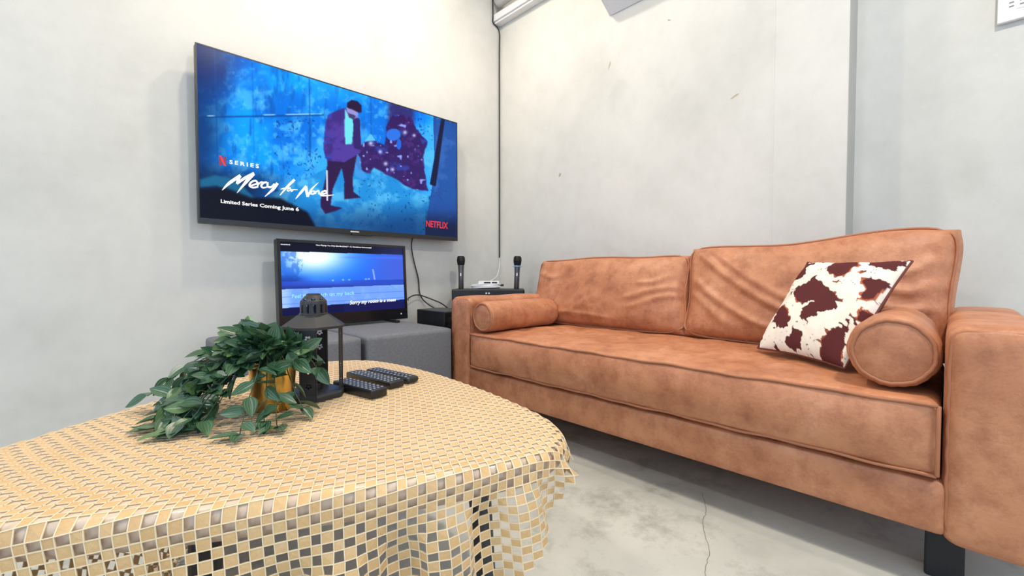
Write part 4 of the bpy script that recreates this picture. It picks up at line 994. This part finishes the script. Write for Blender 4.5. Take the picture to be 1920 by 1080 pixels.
# ------------------------------------------------------------------ plant
PP = np.array([-1.995, -1.418, CT])
pt = thing('potted_plant', tuple(PP), 'trailing green leafy plant in a brass pot on the coffee table', 'plant')
mk('pot', *lathe([(.034, 0), (.038, .002), (.042, .03), (.047, .094), (.048, .097), (.046, .097), (.043, .088)], 40, PP, caps=False), 'gold', parent=pt, smooth=True)
mk('pot_base', *lathe([(.0, .0005), (.034, .0005)], 40, PP, caps=False), 'gold', parent=pt)
mk('soil', *lathe([(.0005, .084), (.030, .087), (.0445, .082)], 24, PP, caps=False), 'soil', parent=pt, smooth=True)
def leafmesh(k):
    r = np.random.default_rng(300 + k); nl, nw = 9, 6; V = []; UV = []
    fold = .25 + .35 * r.random(); curl = -.30 + .5 * r.random(); tip = .5 + .25 * r.random()
    for i in range(nl + 1):
        s = i / nl; wv = .30 * (math.sin(math.pi * s ** .82) ** .85) * (1 - .18 * s) + .004
        for j in range(nw + 1):
            q = j / nw * 2 - 1; V.append((q * wv, s, abs(q) * wv * fold - curl * (s - .4) ** 2 * .8)); UV.append((q * .5 + .5 - .5, s))
    Fc = [(i * (nw + 1) + j, i * (nw + 1) + j + 1, (i + 1) * (nw + 1) + j + 1, (i + 1) * (nw + 1) + j) for i in range(nl) for j in range(nw)]
    me = bpy.data.meshes.new('leaf'); me.from_pydata(V, [], Fc); ul = me.uv_layers.new(name='UVMap')
    for lp in me.loops: ul.data[lp.index].uv = UV[lp.vertex_index]
    me.polygons.foreach_set('use_smooth', [True] * len(me.polygons)); me.materials.append(M['leaf']); return me
LEAF = [leafmesh(k) for k in range(7)]
rt = np.array([.7145, -.6997, 0]); fw = np.array([.6997, .7145, 0]); up = np.array([0, 0, 1.])
def leaf(stem, pos, d, nrm_, size, k):
    d = d / np.linalg.norm(d); x = np.cross(d, nrm_); x /= np.linalg.norm(x) + 1e-9; z = np.cross(x, d)
    if z[2] < 0 and rng.random() < .85: x, z = -x, -z
    o = bpy.data.objects.new('leaf', LEAF[k]); COL.objects.link(o); o.parent = stem
    m_ = Matrix.Identity(4)
    tipz = pos[2] + d[2] * size
    if tipz < CT + .004: d = d.copy(); d[2] = (CT + .006 - pos[2]) / size; d /= np.linalg.norm(d); x = np.cross(d, up); x /= np.linalg.norm(x); z = np.cross(x, d)
    if pos[2] < CT + .0035: pos = pos.copy(); pos[2] = CT + .0035
    for r_ in range(3):
        m_[r_][0] = x[r_] * size; m_[r_][1] = d[r_] * size; m_[r_][2] = z[r_] * size; m_[r_][3] = (pos - PP)[r_]
    o.matrix_local = m_
# stems: end point in (right, forward, up) metres from the pot, rise above the rim
STEMS = [(-.250, -.03, .035, .11), (-.19, -.055, .010, .10), (-.17, -.10, .005, .10), (-.15, -.14, .004, .09), (-.10, -.16, .004, .10), (.04, -.165, .004, .085), (.075, -.12, .006, .08), (.09, -.06, .02, .07),
         (.085, .0, .09, .075), (.06, -.03, .115, .06), (.02, .02, .14, .06), (-.04, .02, .145, .07), (-.085, .0, .135, .08), (-.13, .01, .12, .08), (-.17, .03, .085, .08), (-.11, .06, .10, .07), (-.19, -.01, .075, .09),
         (-.14, -.07, .06, .10), (-.08, -.08, .08, .09), (-.10, -.11, .04, .10), (-.17, -.02, .04, .10), (.0, .06, .11, .05),
         (-.17, -.09, .02, .11), (-.12, -.03, .10, .09), (.05, -.13, .012, .09), (-.06, -.03, .12, .07), (-.15, -.04, .08, .09), (-.18, -.06, .05, .10), (.05, .03, .12, .05), (-.07, -.10, .03, .11), (-.09, -.07, .07, .09), (-.12, -.10, .02, .11), (-.07, -.15, .004, .10), (-.08, -.05, .10, .08), (-.13, -.07, .05, .10), (-.10, -.14, .01, .10), (-.06, .03, .17, .03), (-.02, .0, .165, .03), (.01, -.02, .15, .03), (-.09, .02, .155, .04), (-.16, -.08, .03, .10), (-.09, -.12, .02, .09), (-.06, -.13, .012, .10), (-.11, -.09, .05, .09), (-.08, -.165, .004, .10), (-.13, -.12, .01, .10), (-.045, -.07, .085, .06)]
for k, (a, b_, c, rise) in enumerate(STEMS):
    e = rt * a + fw * b_; r0 = e / (np.linalg.norm(e) + 1e-9)
    p0 = PP + r0 * .020 + up * .084; p1 = PP + r0 * .030 + up * (.097 + rise * .45); p3 = PP + e + up * max(c, .005)
    p2 = PP + e * .62 + up * (max(c, .0) * .72 + .03 + rise * .45)
    pts = catmull([p0, p1, p2, p3], 7)
    pts += np.cumsum(rng.normal(0, .0009, pts.shape), 0); pts[:, 2] = np.maximum(pts[:, 2], CT + .004)
    st = mk('stem', *tube(pts, np.linspace(.0016, .0009, len(pts)), 6), 'stem', parent=pt, smooth=True)
    m_ = len(pts); side = 1
    for q in range(5, m_, 2 if k > 0 else 4):
        if k == 0 and q < 8: pass
        T = pts[min(q + 1, m_ - 1)] - pts[q - 1]; T /= np.linalg.norm(T)
        lat = np.cross(T, up); lat /= np.linalg.norm(lat) + 1e-9
        for s in ((side,) if q % 4 else (side, -side)):
            d = T * .65 + lat * s * (.65 + .3 * rng.random()) + up * (rng.random() * .8 - .12) + rng.normal(0, .28, 3)
            leaf(st, pts[q], d, up * .7 - fw * .55 + lat * s * .3 + rng.normal(0, .3, 3), (.036 + .016 * rng.random()), int(rng.integers(7)))
        side = -side
    leaf(st, pts[-1], pts[-1] - pts[-3] + up * .002, up * .7 - fw * .5 + rng.normal(0, .3, 3), .040 + .012 * rng.random(), int(rng.integers(7)))
